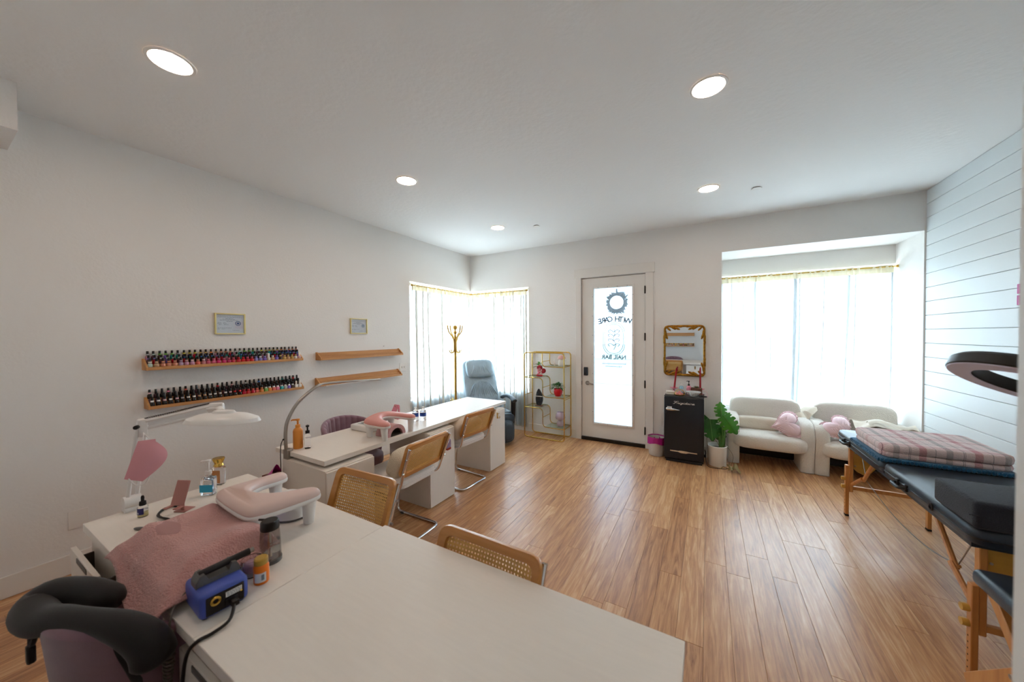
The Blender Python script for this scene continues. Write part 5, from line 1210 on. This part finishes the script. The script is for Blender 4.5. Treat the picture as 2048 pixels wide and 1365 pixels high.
o = root('dry_leaf', 'shrivelled dry brown leaf on the floor in front of the white plant pot', 'leaf', (.27, 4.72, 0)); b = MB()
b.grid(lambda u, v: (-.06+.12*u+.01*math.sin(9*v), -.05+.10*v, .006+.055*abs(math.sin(5*u+1.2))*(.4+.6*math.sin(PI*v))+.03*math.sin(4*v+3*u)**2), 14, 10)
b.grid(lambda u, v: (-.02+.08*u, -.03+.05*v, .012+.09*math.sin(PI*u)*(.5+.5*v)), 10, 6); part('leaf_blade', b, 'dry', o, smooth=60); part('leaf_stalk', MB().tube(catmull([(-.05, 0, .03), (-.10, .0, .045), (-.13, -.02, .02)], 4), .004, 6), 'dry', o)

# ------------------------------------------------------------------ hand rests (U of padded vinyl on a white shell); local: base bar at y=0, prongs to +Y
def hand_rest(label, loc, rz, pad_, legs_, scale=1.0):
    o = root('hand_rest', label, 'hand rest', loc, rz)
    out = [(-.155, -.075), (0, -.095), (.155, -.075), (.190, -.02), (.200, .07), (.205, .175), (.185, .215), (.145, .215), (.118, .175), (.095, .09), (.05, .03), (0, .012), (-.05, .03), (-.095, .09), (-.118, .175), (-.145, .215), (-.185, .215), (-.205, .175), (-.200, .07), (-.190, -.02)]
    out = [Vector((a*scale, c*scale, 0)) for a, c in out]; pts_ = catmull(out, 4, True); n = len(pts_)
    def inset(d):
        r_ = []
        for i, p in enumerate(pts_):
            t = (pts_[(i+1) % n]-pts_[i-1]).normalized(); r_.append(p+Vector((-t.y, t.x, 0))*d)
        return r_
    H = .122
    def stack(lays, mname, pn, par):
        vs = []; rings = []
        for d, z in lays:
            for p in inset(d):
                arch = .028*(1-min(1, abs(p.x)/(.2*scale))**2)*(1-min(1, max(0, p.y)/(.25*scale))); vs.append((p.x, p.y, z+arch))
        fs = [(k*n+i, k*n+(i+1) % n, (k+1)*n+(i+1) % n, (k+1)*n+i) for k in range(len(lays)-1) for i in range(n)]
        # close top and bottom as ladder strips between the two sides of the U
        for k, fl_ in ((0, True), (len(lays)-1, False)):
            import mathutils
            tess = mathutils.geometry.tessellate_polygon([[Vector((vs[k*n+i][0], vs[k*n+i][1], 0)) for i in range(n)]])
            fs += [tuple(k*n+j for j in (t[::-1] if fl_ else t)) for t in tess]
        return part(pn, MB()._add(vs, fs), mname, par, smooth=70)
    stack([(.006, H-.020), (0, H-.018), (-.002, H-.006), (0, H)], 'whitep', 'shell', o)
    stack([(.001, H-.001), (0, H+.006), (.003, H+.014), (.010, H+.022), (.020, H+.027), (.030, H+.029)], pad_, 'pad', o)
    for (x_, y_) in legs_:
        part('leg', MB().tube([(x_*scale, y_*scale, .001), (x_*scale*1.05, y_*scale, H-.012)], [.022, .030], 16), 'whitep', o)
    return o
HL = [(-.165, .17), (.165, .17), (-.13, -.04), (.13, -.04)]
hand_rest('pale pink and white hand rest on the near desk, behind the pink towel', (-1.775, .745, DZT), math.radians(-4), 'pinkpale', HL)
hand_rest('salmon pink hand rest with white legs on the long desk', (-2.47, 2.06, DZT), math.radians(-84), 'pinkarm', HL, .95)

# ------------------------------------------------------------------ near desk things
o = root('uv_lamp_dome', 'white dome nail lamp under the pale pink hand rest', 'nail lamp', (-1.76, .905, DZT))
part('dome_body', MB().sq((0, 0, .0), (.105, .085, .105), .55, .75, 36, 16, X=Matrix.Diagonal((1, 1, 1, 1))) if False else MB().lathe([(.105, .004), (.108, .02), (.100, .06), (.078, .088), (.045, .102), (0, .106)], n=40, X=Matrix.Diagonal((1, .8, 1, 1))), 'whitep', o); part('dome_base', MB().lathe([(0, .001), (.106, .001), (.108, .006), (.106, .010)], n=40, X=Matrix.Diagonal((1, .8, 1, 1))), 'greypl', o)
part('vent_slots', MB().box(-.03, .03, -.075, -.070, .07, .073).box(-.03, .03, -.078, -.073, .06, .063), 'greypl', o)
o = root('dust_collector', 'white dust collector hidden under the pink towel, with a blue indicator light', 'dust collector', (-1.73, .565, DZT))
part('collector_body', MB().box(-1.93, -1.53, .46, .665, DZT+.002, .835, 0, .012, 2), 'whitep', o, True); part('indicator_light', MB().sq((-1.735, .668, .815), (.006, .004, .006), 1, 1, 10, 6), mat('blue_indicator', '3038FF', .3, emit='3038FF', es=6), o, True)
o = root('pink_towel', 'stained pink towel draped over a box on the near desk and hanging over its edge', 'towel', (-1.72, .5, DZT))
def tow(u, v):
    # u: left (0) to right (1) along x, v: front edge over the desk side (0) to back (1)
    x_ = -2.005+.555*u+.03*(1-v)*(u-.3); y_ = .348+.352*v+.018*math.sin(5*u+1)*(1-v)
    top = .858; dx = max(0, -1.94-x_, x_-(-1.52)); dy = max(0, .465-y_, y_-.67)
    dd = (dx*dx+dy*dy)**.5; z_ = top-min(.088, dd*.78)
    if y_ < .3875: z_ = min(z_, .778-(.3875-y_)*.5*(1+.6*math.sin(3*u+.4)))
    z_ += .008*math.sin(14*u+6*v)*min(1, dd*9+.15)+.006*math.sin(23*v+5*u)*min(1, dd*9+.2)
    z_ += .020*math.exp(-((u-.80)**2/.01+(v-.75)**2/.05))+.016*math.exp(-((u-.2)**2/.01+(v-.25)**2/.02))
    if y_ > .3875: z_ = max(z_, DZT+.006)
    return x_, y_, z_
tw = part('towel_cloth', MB().grid(tow, 60, 44), 'towel', o, True, 80); md = tw.modifiers.new('thick', 'SOLIDIFY'); md.thickness = .005; md.offset = 1
def patch(cu, cv, ru, rv):
    return MB().grid(lambda a, c_: tuple(Vector(tow(cu+ru*c_*math.cos(2*PI*a)*(1+.2*math.sin(3*2*PI*a)), cv+rv*c_*math.sin(2*PI*a)))+V(0, 0, .0062)), 24, 5, cu=True)
part('grey_stain', patch(.30, .40, .12, .10), mat('towel_stain', 'AC827F', .95), tw, True, 80)
o = root('face_mask', 'pink face mask hanging by its loops from the clamp lamp arm', 'face mask', (-2.56, .59, 1.0))
part('mask_fabric', MB().grid(lambda u, v: (-2.445+.030*u+.03*math.sin(PI*u)*math.sin(PI*v), .557+.122*u*(.45+.55*math.sin(PI*min(1, v*1.05)))+.0-.05*(1-v), 1.102-.172*(1-v)+.025*(v-.5)*u-.012*u), 16, 16), 'maskpink', o, True, 80)
part('ear_loop', MB().tube(catmull([(-2.435, .52, .93), (-2.425, .54, .895), (-2.42, .572, .89), (-2.42, .587, .92), (-2.425, .60, .95), (-2.43, .588, .965)], 5), .003, 5), 'whitep', o, True); part('ear_loop', MB().tube(catmull([(-2.44, .57, 1.09), (-2.455, .58, 1.125), (-2.475, .585, 1.13), (-2.455, .60, 1.10)], 4), .003, 5), 'whitep', o, True)
o = root('clamp_lamp', 'white articulated desk lamp with an oval shade clamped to the near desk', 'desk lamp', (-2.59, .535, DZT))
A0, A1 = V(-2.475, .53, .79), V(-2.605, .61, 1.135)
A0 = V(-2.57, .545, .80)
hj = V(-2.33, .83, 1.225); sh = V(-2.165, .80, 1.185)
part('clamp', MB().box(-2.515, -2.465, .51, .575, DZT, DZT+.022, 0, .004, 2).box(-2.535, -2.5055, .52, .565, .702, DZT+.022, 0, .004, 2).box(-2.535, -2.47, .525, .56, .7025, .712, 0, .002, 1).cyl((-2.485, .54, .711), (-2.485, .54, .7205), .010, n=10), 'whitep', o, True)
A0 = V(-2.485, .54, .80)
part('base_joint', MB().cyl(A0+V(0, -.03, 0), A0+V(0, .03, 0), .030, n=18).cyl((A0.x, A0.y, DZT+.02), A0, .014, n=12), 'whitep', o, True)
A1 = V(-2.50, .585, 1.165)
def armpair(p, q, off, mname, nm):
    d_ = (q-p).normalized(); s_ = d_.cross(V(-.82, -.28, 0)).normalized()
    b = MB()
    for s in (-1, 1): b.tube([p+s_*off*s, q+s_*off*s], .0085, 6)
    return part(nm, b, mname, o, True)
armpair(A0, A1, .018, 'whitep', 'lower_arm'); armpair(A1, hj, .020, 'whitep', 'upper_arm')
part('elbow_joint', MB().box(-.02, .02, -.018, .018, -.055, .035, 0, .01, 2, X=T(*A1)), 'whitep', o, True); part('elbow_bolt', MB().cyl(A1+V(.015, -.02, 0), A1+V(.03, -.03, 0), .010, n=10), 'black', o, True)
sp_ = [A1.lerp(hj, .08)+V(0, 0, .035), A1.lerp(hj, .6)+V(0, 0, .03)]; hx = []
for i in range(90): t = i/89; p = sp_[0].lerp(sp_[1], t); hx.append(p+V(.005*math.cos(i*1.3), 0, .005*math.sin(i*1.3)))
part('spring', MB().tube(hx, .0016, 4), 'steel', o, True); part('tension_rod', MB().tube([A1+V(.0, .01, .035), A1.lerp(hj, .9)+V(0, 0, .035)], .003, 6), 'black', o, True)
part('head_joint', MB().box(-.035, .035, -.016, .016, -.03, .03, 0, .012, 2, X=T(*hj) @ RZ(.8)).cyl(hj+V(-.02, -.03, 0), hj+V(.03, .02, 0), .014, n=12).cyl(hj+V(.04, .0, .0), sh+V(-.02, .0, .04), .016, n=12), 'whitep', o, True)
XS = T(*sh) @ RZ(.95) @ Matrix.Rotation(math.radians(4), 4, 'Y')
part('lamp_head', MB().lathe([(0, .052), (.03, .050), (.036, .038), (.075, .030), (.105, .012), (.112, -.006), (.106, -.008), (.09, .004), (0, .012)], n=48, X=XS @ Matrix.Diagonal((1.42, .86, 1, 1))), 'whitep', o, True)
part('diffuser_panel', MB().lathe([(0, -.002), (.102, -.004)], n=48, X=XS @ Matrix.Diagonal((1.42, .86, 1, 1))), 'trim', o, True)
o = root('dropper_bottle', 'small dropper bottle with a blue label and black rubber top on the near desk', 'bottle', (-2.356, .547, DZT))
part('bottle_body', MB().lathe([(0, 0), (.017, 0), (.019, .003), (.019, .046), (.010, .056), (.009, .062)], n=20), 'clearpl', o); part('oil', MB().lathe([(0, .002), (.0165, .003), (.0165, .022), (0, .022)], n=18), mat('pale_oil', 'D8C88A', .2), o)
part('blue_label', MB().lathe([(.0194, .014), (.0194, .044)], n=16, a0=-2.3, a1=-.1), mat('label_blue', '22286E', .5), o); part('dropper_cap', MB().lathe([(.012, .054), (.013, .058), (.012, .072), (.006, .075), (.0065, .092), (.004, .100), (0, .101)], n=16), 'blackr', o)
me = text_mesh('2X', .012, .0004); me.materials.append(M['paper']); me.transform(T(.0075, -.0196, .022) @ RZ(.3) @ Matrix.Rotation(PI/2, 4, 'X')); link('lettering', me, o)
o = root('phone_stand', 'rose coloured metal phone stand on the near desk', 'phone stand', (-2.255, .655, DZT), math.radians(24))
part('stand_plate', MB().box(-.036, .036, -.0025, .0025, -.058, .058, 0, .002, 1, X=T(0, 0, .092) @ Matrix.Rotation(math.radians(-18), 4, 'X')), 'rosegold', o)
for s in (-1, 1): part('phone_lip', MB().box(s*.026-.010, s*.026+.010, -.034, .004, -.003, .003, 0, .002, 1, X=T(0, -.02, .036)), 'rosegold', o)
part('stand_post', MB().box(-.009, .009, .004, .010, .003, .075, 0, .001, 1), 'rosegold', o); part('stand_foot', MB().box(-.03, .03, -.012, .045, 0, .004, 0, .002, 1), 'rosegold', o)
o = root('coiled_charger_cable', 'black charger cable lying on the near desk behind the phone stand', 'cable', (-2.3, .6, DZT)); part('cable_strand', MB().tube(catmull([(-2.33, .66, DZT+.004), (-2.36, .64, DZT+.004), (-2.31, .59, DZT+.004), (-2.24, .585, DZT+.004), (-2.15, .60, DZT+.005), (-2.06, .62, DZT+.004)], 6), .004, 6), 'black', o, True); part('cable_strand', MB().tube(catmull([(-2.32, .675, DZT+.008), (-2.34, .62, DZT+.010), (-2.27, .575, DZT+.010), (-2.18, .59, DZT+.012), (-2.12, .60, DZT+.006)], 6), .004, 6), 'black', o, True)
o = root('nail_clipper', 'dark nail clipper with a blue grip lying by the pink towel', 'clipper', (-2.17, .515, DZT), .5); part('clipper_blade', MB().sq((-.025, 0, .007), (.035, .008, .006), .8, .8, 16, 8), 'greypl', o); part('blue_grip', MB().box(.01, .04, -.007, .007, .002, .014, 0, .004, 2), mat('grip_blue', '2C4E86', .5), o); part('clipper_lever', MB().tube([(.03, 0, .012), (.035, .004, .026), (.03, .012, .03)], .003, 6), 'black', o)
p_ = pump('sanitizer_pump', 'clear sanitizer pump bottle with a blue label at the back of the near desk', (-2.36, .80, DZT), 'clearpl', 'whitep', .032, .19, .012, .6, .115, True); part('blue_label', MB().box(-.0325, .0325, -.0200, -.0192, .02, .06), mat('label_cyan', '2FA8CE', .5), p_); part('gel', MB().box(-.028, .028, -.0165, .0165, .003, .085, 0, .006, 2), 'clearpl', p_)
o = root('lotion_bottle', 'clear lotion bottle with a gold cap behind the hand rest on the near desk', 'bottle', (-2.47, .885, DZT), .5); part('bottle_body', MB().box(-.03, .03, -.02, .02, 0, .105, 0, .009, 3).lathe([(.012, .10), (.012, .112)], n=16), 'clearpl', o); part('gold_cap', MB().lathe([(.021, .108), (.024, .112), (.019, .124), (.029, .150), (.028, .156), (0, .157)], n=24), 'gold', o); part('amber_label', MB().box(-.024, .024, -.0212, -.0204, .015, .088), mat('label_amber', 'C88A52', .5), o)
o = root('water_spray_bottle', 'smoky water spray bottle with a dark lid beside the pink towel', 'bottle', (-1.455, .675, DZT))
part('bottle_body', MB().lathe([(0, .001), (.036, .001), (.037, .005), (.033, .10), (.030, .128), (.029, .128), (.031, .10), (.034, .014), (0, .012)], n=32), 'smoke', o); part('water', MB().lathe([(0, .014), (.033, .015), (.0315, .078), (0, .078)], n=28), 'clearpl', o); part('bottle_foot', MB().lathe([(0, 0), (.0375, 0), (.0378, .012), (.0345, .0125)], n=32), 'greypl', o); part('lid', MB().lathe([(.0305, .124), (.0315, .128), (.030, .152), (.026, .157), (0, .157)], n=28), 'black', o); part('dip_tube', MB().tube([(0, 0, .125), (.003, 0, .02)], .0035, 6), 'whitep', o)
part('spout', MB().tube([(-.028, 0, .150), (-.055, -.012, .149)], .004, 6), 'black', o)
o = root('orange_pill_bottle', 'small bright orange bottle with a tan cap beside the blue machine', 'bottle', (-1.357, .60, DZT)); part('bottle_body', MB().lathe([(0, 0), (.021, 0), (.023, .003), (.023, .058), (.019, .066), (.018, .072)], n=24), 'orangebr', o); part('cap', MB().lathe([(.0205, .066), (.021, .068), (.021, .084), (.018, .087), (0, .087)], n=24), mat('tan_cap', 'B8923C', .4), o); part('label', MB().lathe([(.0233, .010), (.0233, .042)], n=12, a0=-1.4, a1=.2), 'paper', o); part('label_print', MB().box(.0228, .0242, -.010, -.002, .018, .036), 'ink', o)
o = root('plastic_cup', 'small crumpled pinkish clear cup behind the orange bottle', 'cup', (-1.425, .60, DZT)); part('cup_wall', MB().lathe([(0, .002), (.026, .002), (.032, .03), (.036, .052), (.030, .062), (.028, .060), (.030, .03), (.024, .006), (0, .006)], n=20), 'clearpl', o); part('cup_filling', MB().sq((0, 0, .032), (.025, .025, .022), .8, .9, 16, 10, wob=.08), mat('cup_lilac', 'A88490', .6), o)
ef = root('nail_drill_machine', 'blue nail drill control box with a grey handle on the near desk', 'nail drill', (-1.383, .484, DZT), math.radians(-4))
part('drill_body', MB().box(-.075, .075, -.062, .062, .004, .080, 0, .014, 3), 'bluepl', ef)
fp = part('connector_panel', MB().box(.0735, .0765, -.048, .048, .012, .068, 0, .002, 1), 'black', ef)
part('round_socket', MB().lathe([(.007, 0), (.014, .001), (.0135, .003), (.007, .003)], n=24, X=T(.0765, -.025, .050) @ Matrix.Rotation(PI/2, 4, 'Y')), 'gold', fp); part('rating_plate', MB().box(.0763, .0770, .0, .042, .044, .060), 'whitep', fp)
tp = MB(); rr = random.Random(2)
for i in range(3):
    y_ = .003
    while y_ < .037: L_ = rr.uniform(.003, .008); tp.box(.0769, .0772, y_, min(.039, y_+L_), .0465+i*.0045, .0485+i*.0045); y_ += L_+.0015
part('plate_print', tp, 'ink', fp, kind='stuff'); part('power_socket', MB().box(.0763, .082, -.002, .030, .018, .038, 0, .002, 1), 'black', fp); part('panel_screw', MB().cyl((.0765, .040, .044), (.078, .040, .044), .003, n=8), 'gold', fp)
hd = part('carry_handle', MB().prism([(-.056, .076), (-.056, .094), (-.046, .112), (-.034, .114), (-.024, .094), (.028, .094), (.036, .114), (.048, .112), (.056, .094), (.056, .076)], lambda u, v, w_: (w_, u, v), -.030, .018), 'greypl', ef, smooth=0); part('handle_grip', MB().cyl((-.006, -.044, .109), (-.006, .092, .114), .011, n=14), 'black', hd); part('grip_end', MB().cyl((-.006, .092, .114), (-.006, .104, .1145), .008, n=12), 'steel', hd)
for sx in (-1, 1):
    for sy in (-1, 1): part('foot', MB().cyl((sx*.055, sy*.045, .0), (sx*.055, sy*.045, .008), .008, n=10), 'blackr', ef)
o = root('power_cord', 'black power cord running from the blue drill box over the desk edge', 'cord', (-1.30, .48, DZT)); part('cord_run', MB().tube(catmull([(-1.303, .494, .783), (-1.27, .485, .780), (-1.24, .46, .766), (-1.235, .42, .762), (-1.245, .385, .757), (-1.255, .366, .72), (-1.255, .355, .60), (-1.25, .352, .40), (-1.26, .34, .10), (-1.3, .30, .008)], 6), .0048, 8), 'black', o, True); part('cord_plug', MB().box(-1.305, -1.275, .484, .504, .774, .792, 0, .004, 2), 'black', o, True)
o = root('coiled_drill_cord', 'grey coiled drill cord hanging off the near desk edge', 'cord', (-1.41, .37, .6)); hx = []
for i in range(280):
    t = i/279; q = i*.95; c_ = Vector((-1.395-.015*t+.010*math.sin(6*t), .371-.02*t, .735-.46*t)); r_ = .013+.004*math.sin(t*11); hx.append(c_+V(r_*math.cos(q), r_*.7*math.sin(q), 0))
part('coil', MB().tube(hx, .0032, 5), mat('grey_rubber', '6E675F', .6), o, True); part('cord_lead', MB().tube(catmull([(-1.45, .432, .80), (-1.435, .40, .785), (-1.41, .38, .765), (-1.395, .372, .735)], 5), .0032, 6), MATS['grey_rubber'], o, True)
hx = []
for i in range(110):
    t = i/109; q = i*.95; c_ = Vector((-1.43+.03*math.sin(3*t), .352-.01*t, .46-.20*t)); hx.append(c_+V(.014*math.cos(q), .010*math.sin(q), 0))
part('coil', MB().tube(hx, .0032, 5), MATS['grey_rubber'], o, True)

# ------------------------------------------------------------------ long desk things
o = root('arched_led_lamp', 'slim arched metal LED lamp clamped to the near end of the long desk', 'desk lamp', (-2.735, 1.385, DZT))
gp_ = catmull([(-2.73, 1.385, .77), (-2.73, 1.383, .89), (-2.73, 1.40, .985), (-2.73, 1.462, 1.09), (-2.73, 1.535, 1.155), (-2.73, 1.612, 1.205), (-2.73, 1.66, 1.222), (-2.73, 1.72, 1.226), (-2.73, 1.95, 1.215), (-2.73, 2.245, 1.196)], 6)
part('arched_tube', MB().tube(gp_, [.012]*36+[.009]*(len(gp_)-36), 12), 'steel', o, True); part('led_strip', MB().box(-2.738, -2.722, 1.70, 2.24, 1.200, 1.206, X=T(0, 0, 0)), 'whitep', o, True)
part('clamp', MB().box(-2.76, -2.70, 1.388, 1.42, DZT, DZT+.016, 0, .003, 1).box(-2.76, -2.70, 1.378, 1.3975, DZT-.075, DZT+.016, 0, .003, 1).box(-2.76, -2.70, 1.39, 1.45, .704, .714, 0, .002, 1).cyl((-2.715, 1.42, .713), (-2.715, 1.42, .7205), .010, n=10), 'steel', o, True)
part('switch', MB().cyl((-2.728, 1.370, .85), (-2.728, 1.362, .85), .006, n=10), 'black', o, True); part('lamp_cable', MB().tube(catmull([(-2.73, 1.375, .86), (-2.745, 1.36, .82), (-2.755, 1.358, .74), (-2.755, 1.36, .5), (-2.76, 1.355, .2), (-2.77, 1.35, .01)], 5), .003, 6), 'black', o, True)
pump('lotion_pump', 'orange lotion pump bottle at the near end of the long desk', (-2.735, 1.475, DZT), 'orangepl', 'orangepl', .034, .225, .014, .8, .165)
p_ = pump('clear_pump_bottle', 'clear pump bottle with a black pump next to the orange lotion', (-2.672, 1.512, DZT), 'clearpl', 'black', .036, .175, .012, -.5, .118, True); part('bottle_label', MB().box(-.022, .022, -.0225, -.0218, .02, .085), mat('label_orange', 'CDA878', .5), p_); part('label_print', MB().box(-.016, .016, -.0232, -.0224, .045, .050).box(-.014, .014, -.0232, -.0224, .060, .064).box(-.015, .015, -.0232, -.0224, .030, .036), mat('print_green', '8A9A5A', .6), p_)
o = root('desk_dust_collector', 'white square nail dust collector with a dark grille on the long desk', 'dust collector', (-2.715, 2.10, DZT))
part('collector_body', MB().box(-.13, .13, -.105, .105, .001, .052, 0, .012, 3), 'whitep', o); part('grille', MB().box(-.085, .085, -.07, .07, .0515, .0535, 0, .002, 1), 'trim', o); b = MB()
for i in range(14): b.box(-.08+.012*i, -.075+.012*i, -.06, .06, .0535, .0545)
part('grille_slots', b, 'greypl', o, kind='stuff'); part('rubber_base', MB().box(-.12, .12, -.095, .095, 0, .004), 'greyin', o)
o = root('pink_nail_lamp', 'speckled pink arched nail lamp under the salmon hand rest', 'nail lamp', (-2.40, 2.075, DZT)); b = MB(); N = 20
def arch(r, w0): return [(r*math.cos(PI-PI*i/N), max(.0, r*.95*math.sin(PI*i/N))) for i in range(N+1)]
ou, ii = arch(.098, 0), arch(.066, 0); vs = []; n2 = N+1
for x_ in (-.075, .075):
    for y_, z_ in ou: vs.append((x_, y_, z_+.001))
    for y_, z_ in ii: vs.append((x_, y_, z_+.001))
fs = []
for i in range(N):
    fs += [(i, i+1, 2*n2+i+1, 2*n2+i), (n2+i, 2*n2+n2+i, 2*n2+n2+i+1, n2+i+1), (i, n2+i, n2+i+1, i+1), (2*n2+i, 2*n2+i+1, 3*n2+i+1, 3*n2+i)]
for i in (0, N): fs.append((i, 2*n2+i, 3*n2+i, n2+i))
part('arch_shell', b._add(vs, fs), mat('speckled_pink', 'D6A2A0', .35, var=.25, vscale=120), o, smooth=40); part('inner_liner', MB().grid(lambda u, v: (-.07+.12*v, .065*math.cos(PI-PI*u), .0625*math.sin(PI*u)+.001), 20, 2), 'greyin', o, smooth=80); part('lamp_floor', MB().box(-.075, .075, -.066, .066, .0005, .003), 'greyin', o)
o = root('pink_phone_holder', 'small pink clip-on phone holder at the back of the long desk', 'phone stand', (-2.80, 2.53, DZT)); part('holder_base', MB().box(-.05, .05, -.06, .06, 0, .008, 0, .004, 2), 'pinksoap', o); part('holder_post', MB().box(-.008, .008, -.008, .008, .008, .13, 0, .003, 1), 'pinksoap', o); part('holder_arm', MB().tube([(0, 0, .13), (0, -.045, .125), (0, -.055, .14)], .006, 6), 'rosegold', o); part('holder_plate', MB().box(-.035, .035, -.003, .003, -.045, .045, 0, .002, 1, X=T(0, -.05, .105) @ Matrix.Rotation(math.radians(-32), 4, 'X')), 'pinksoap', o)
for s in (-1, 1): part('holder_hook', MB().tube([(s*.025, -.078, .07), (s*.025, -.098, .066)], .006, 6), 'rosegold', o)
def water(x_, y_, label):
    o = root('water_bottle', label, 'water bottle', (x_, y_, DZT), group='small water bottles on the long desk')
    part('bottle_body', MB().lathe([(0, .001), (.029, .001), (.031, .005), (.030, .03), (.031, .035), (.031, .075), (.030, .080), (.028, .095), (.014, .118), (.011, .122), (.011, .128)], n=28), 'clearpl', o); part('water', MB().lathe([(0, .003), (.028, .004), (.028, .09), (0, .09)], n=24), 'clearpl', o); part('blue_label', MB().lathe([(.0315, .045), (.0315, .072)], n=28), mat('label_royal', '2A50A8', .4), o); part('cap', MB().lathe([(.0125, .124), (.0128, .126), (.0128, .137), (0, .138)], n=18), 'whitep', o)
water(-2.557, 2.523, 'small water bottle on the long desk, the left one of two'); water(-2.505, 2.575, 'small water bottle on the long desk, the right one of two')
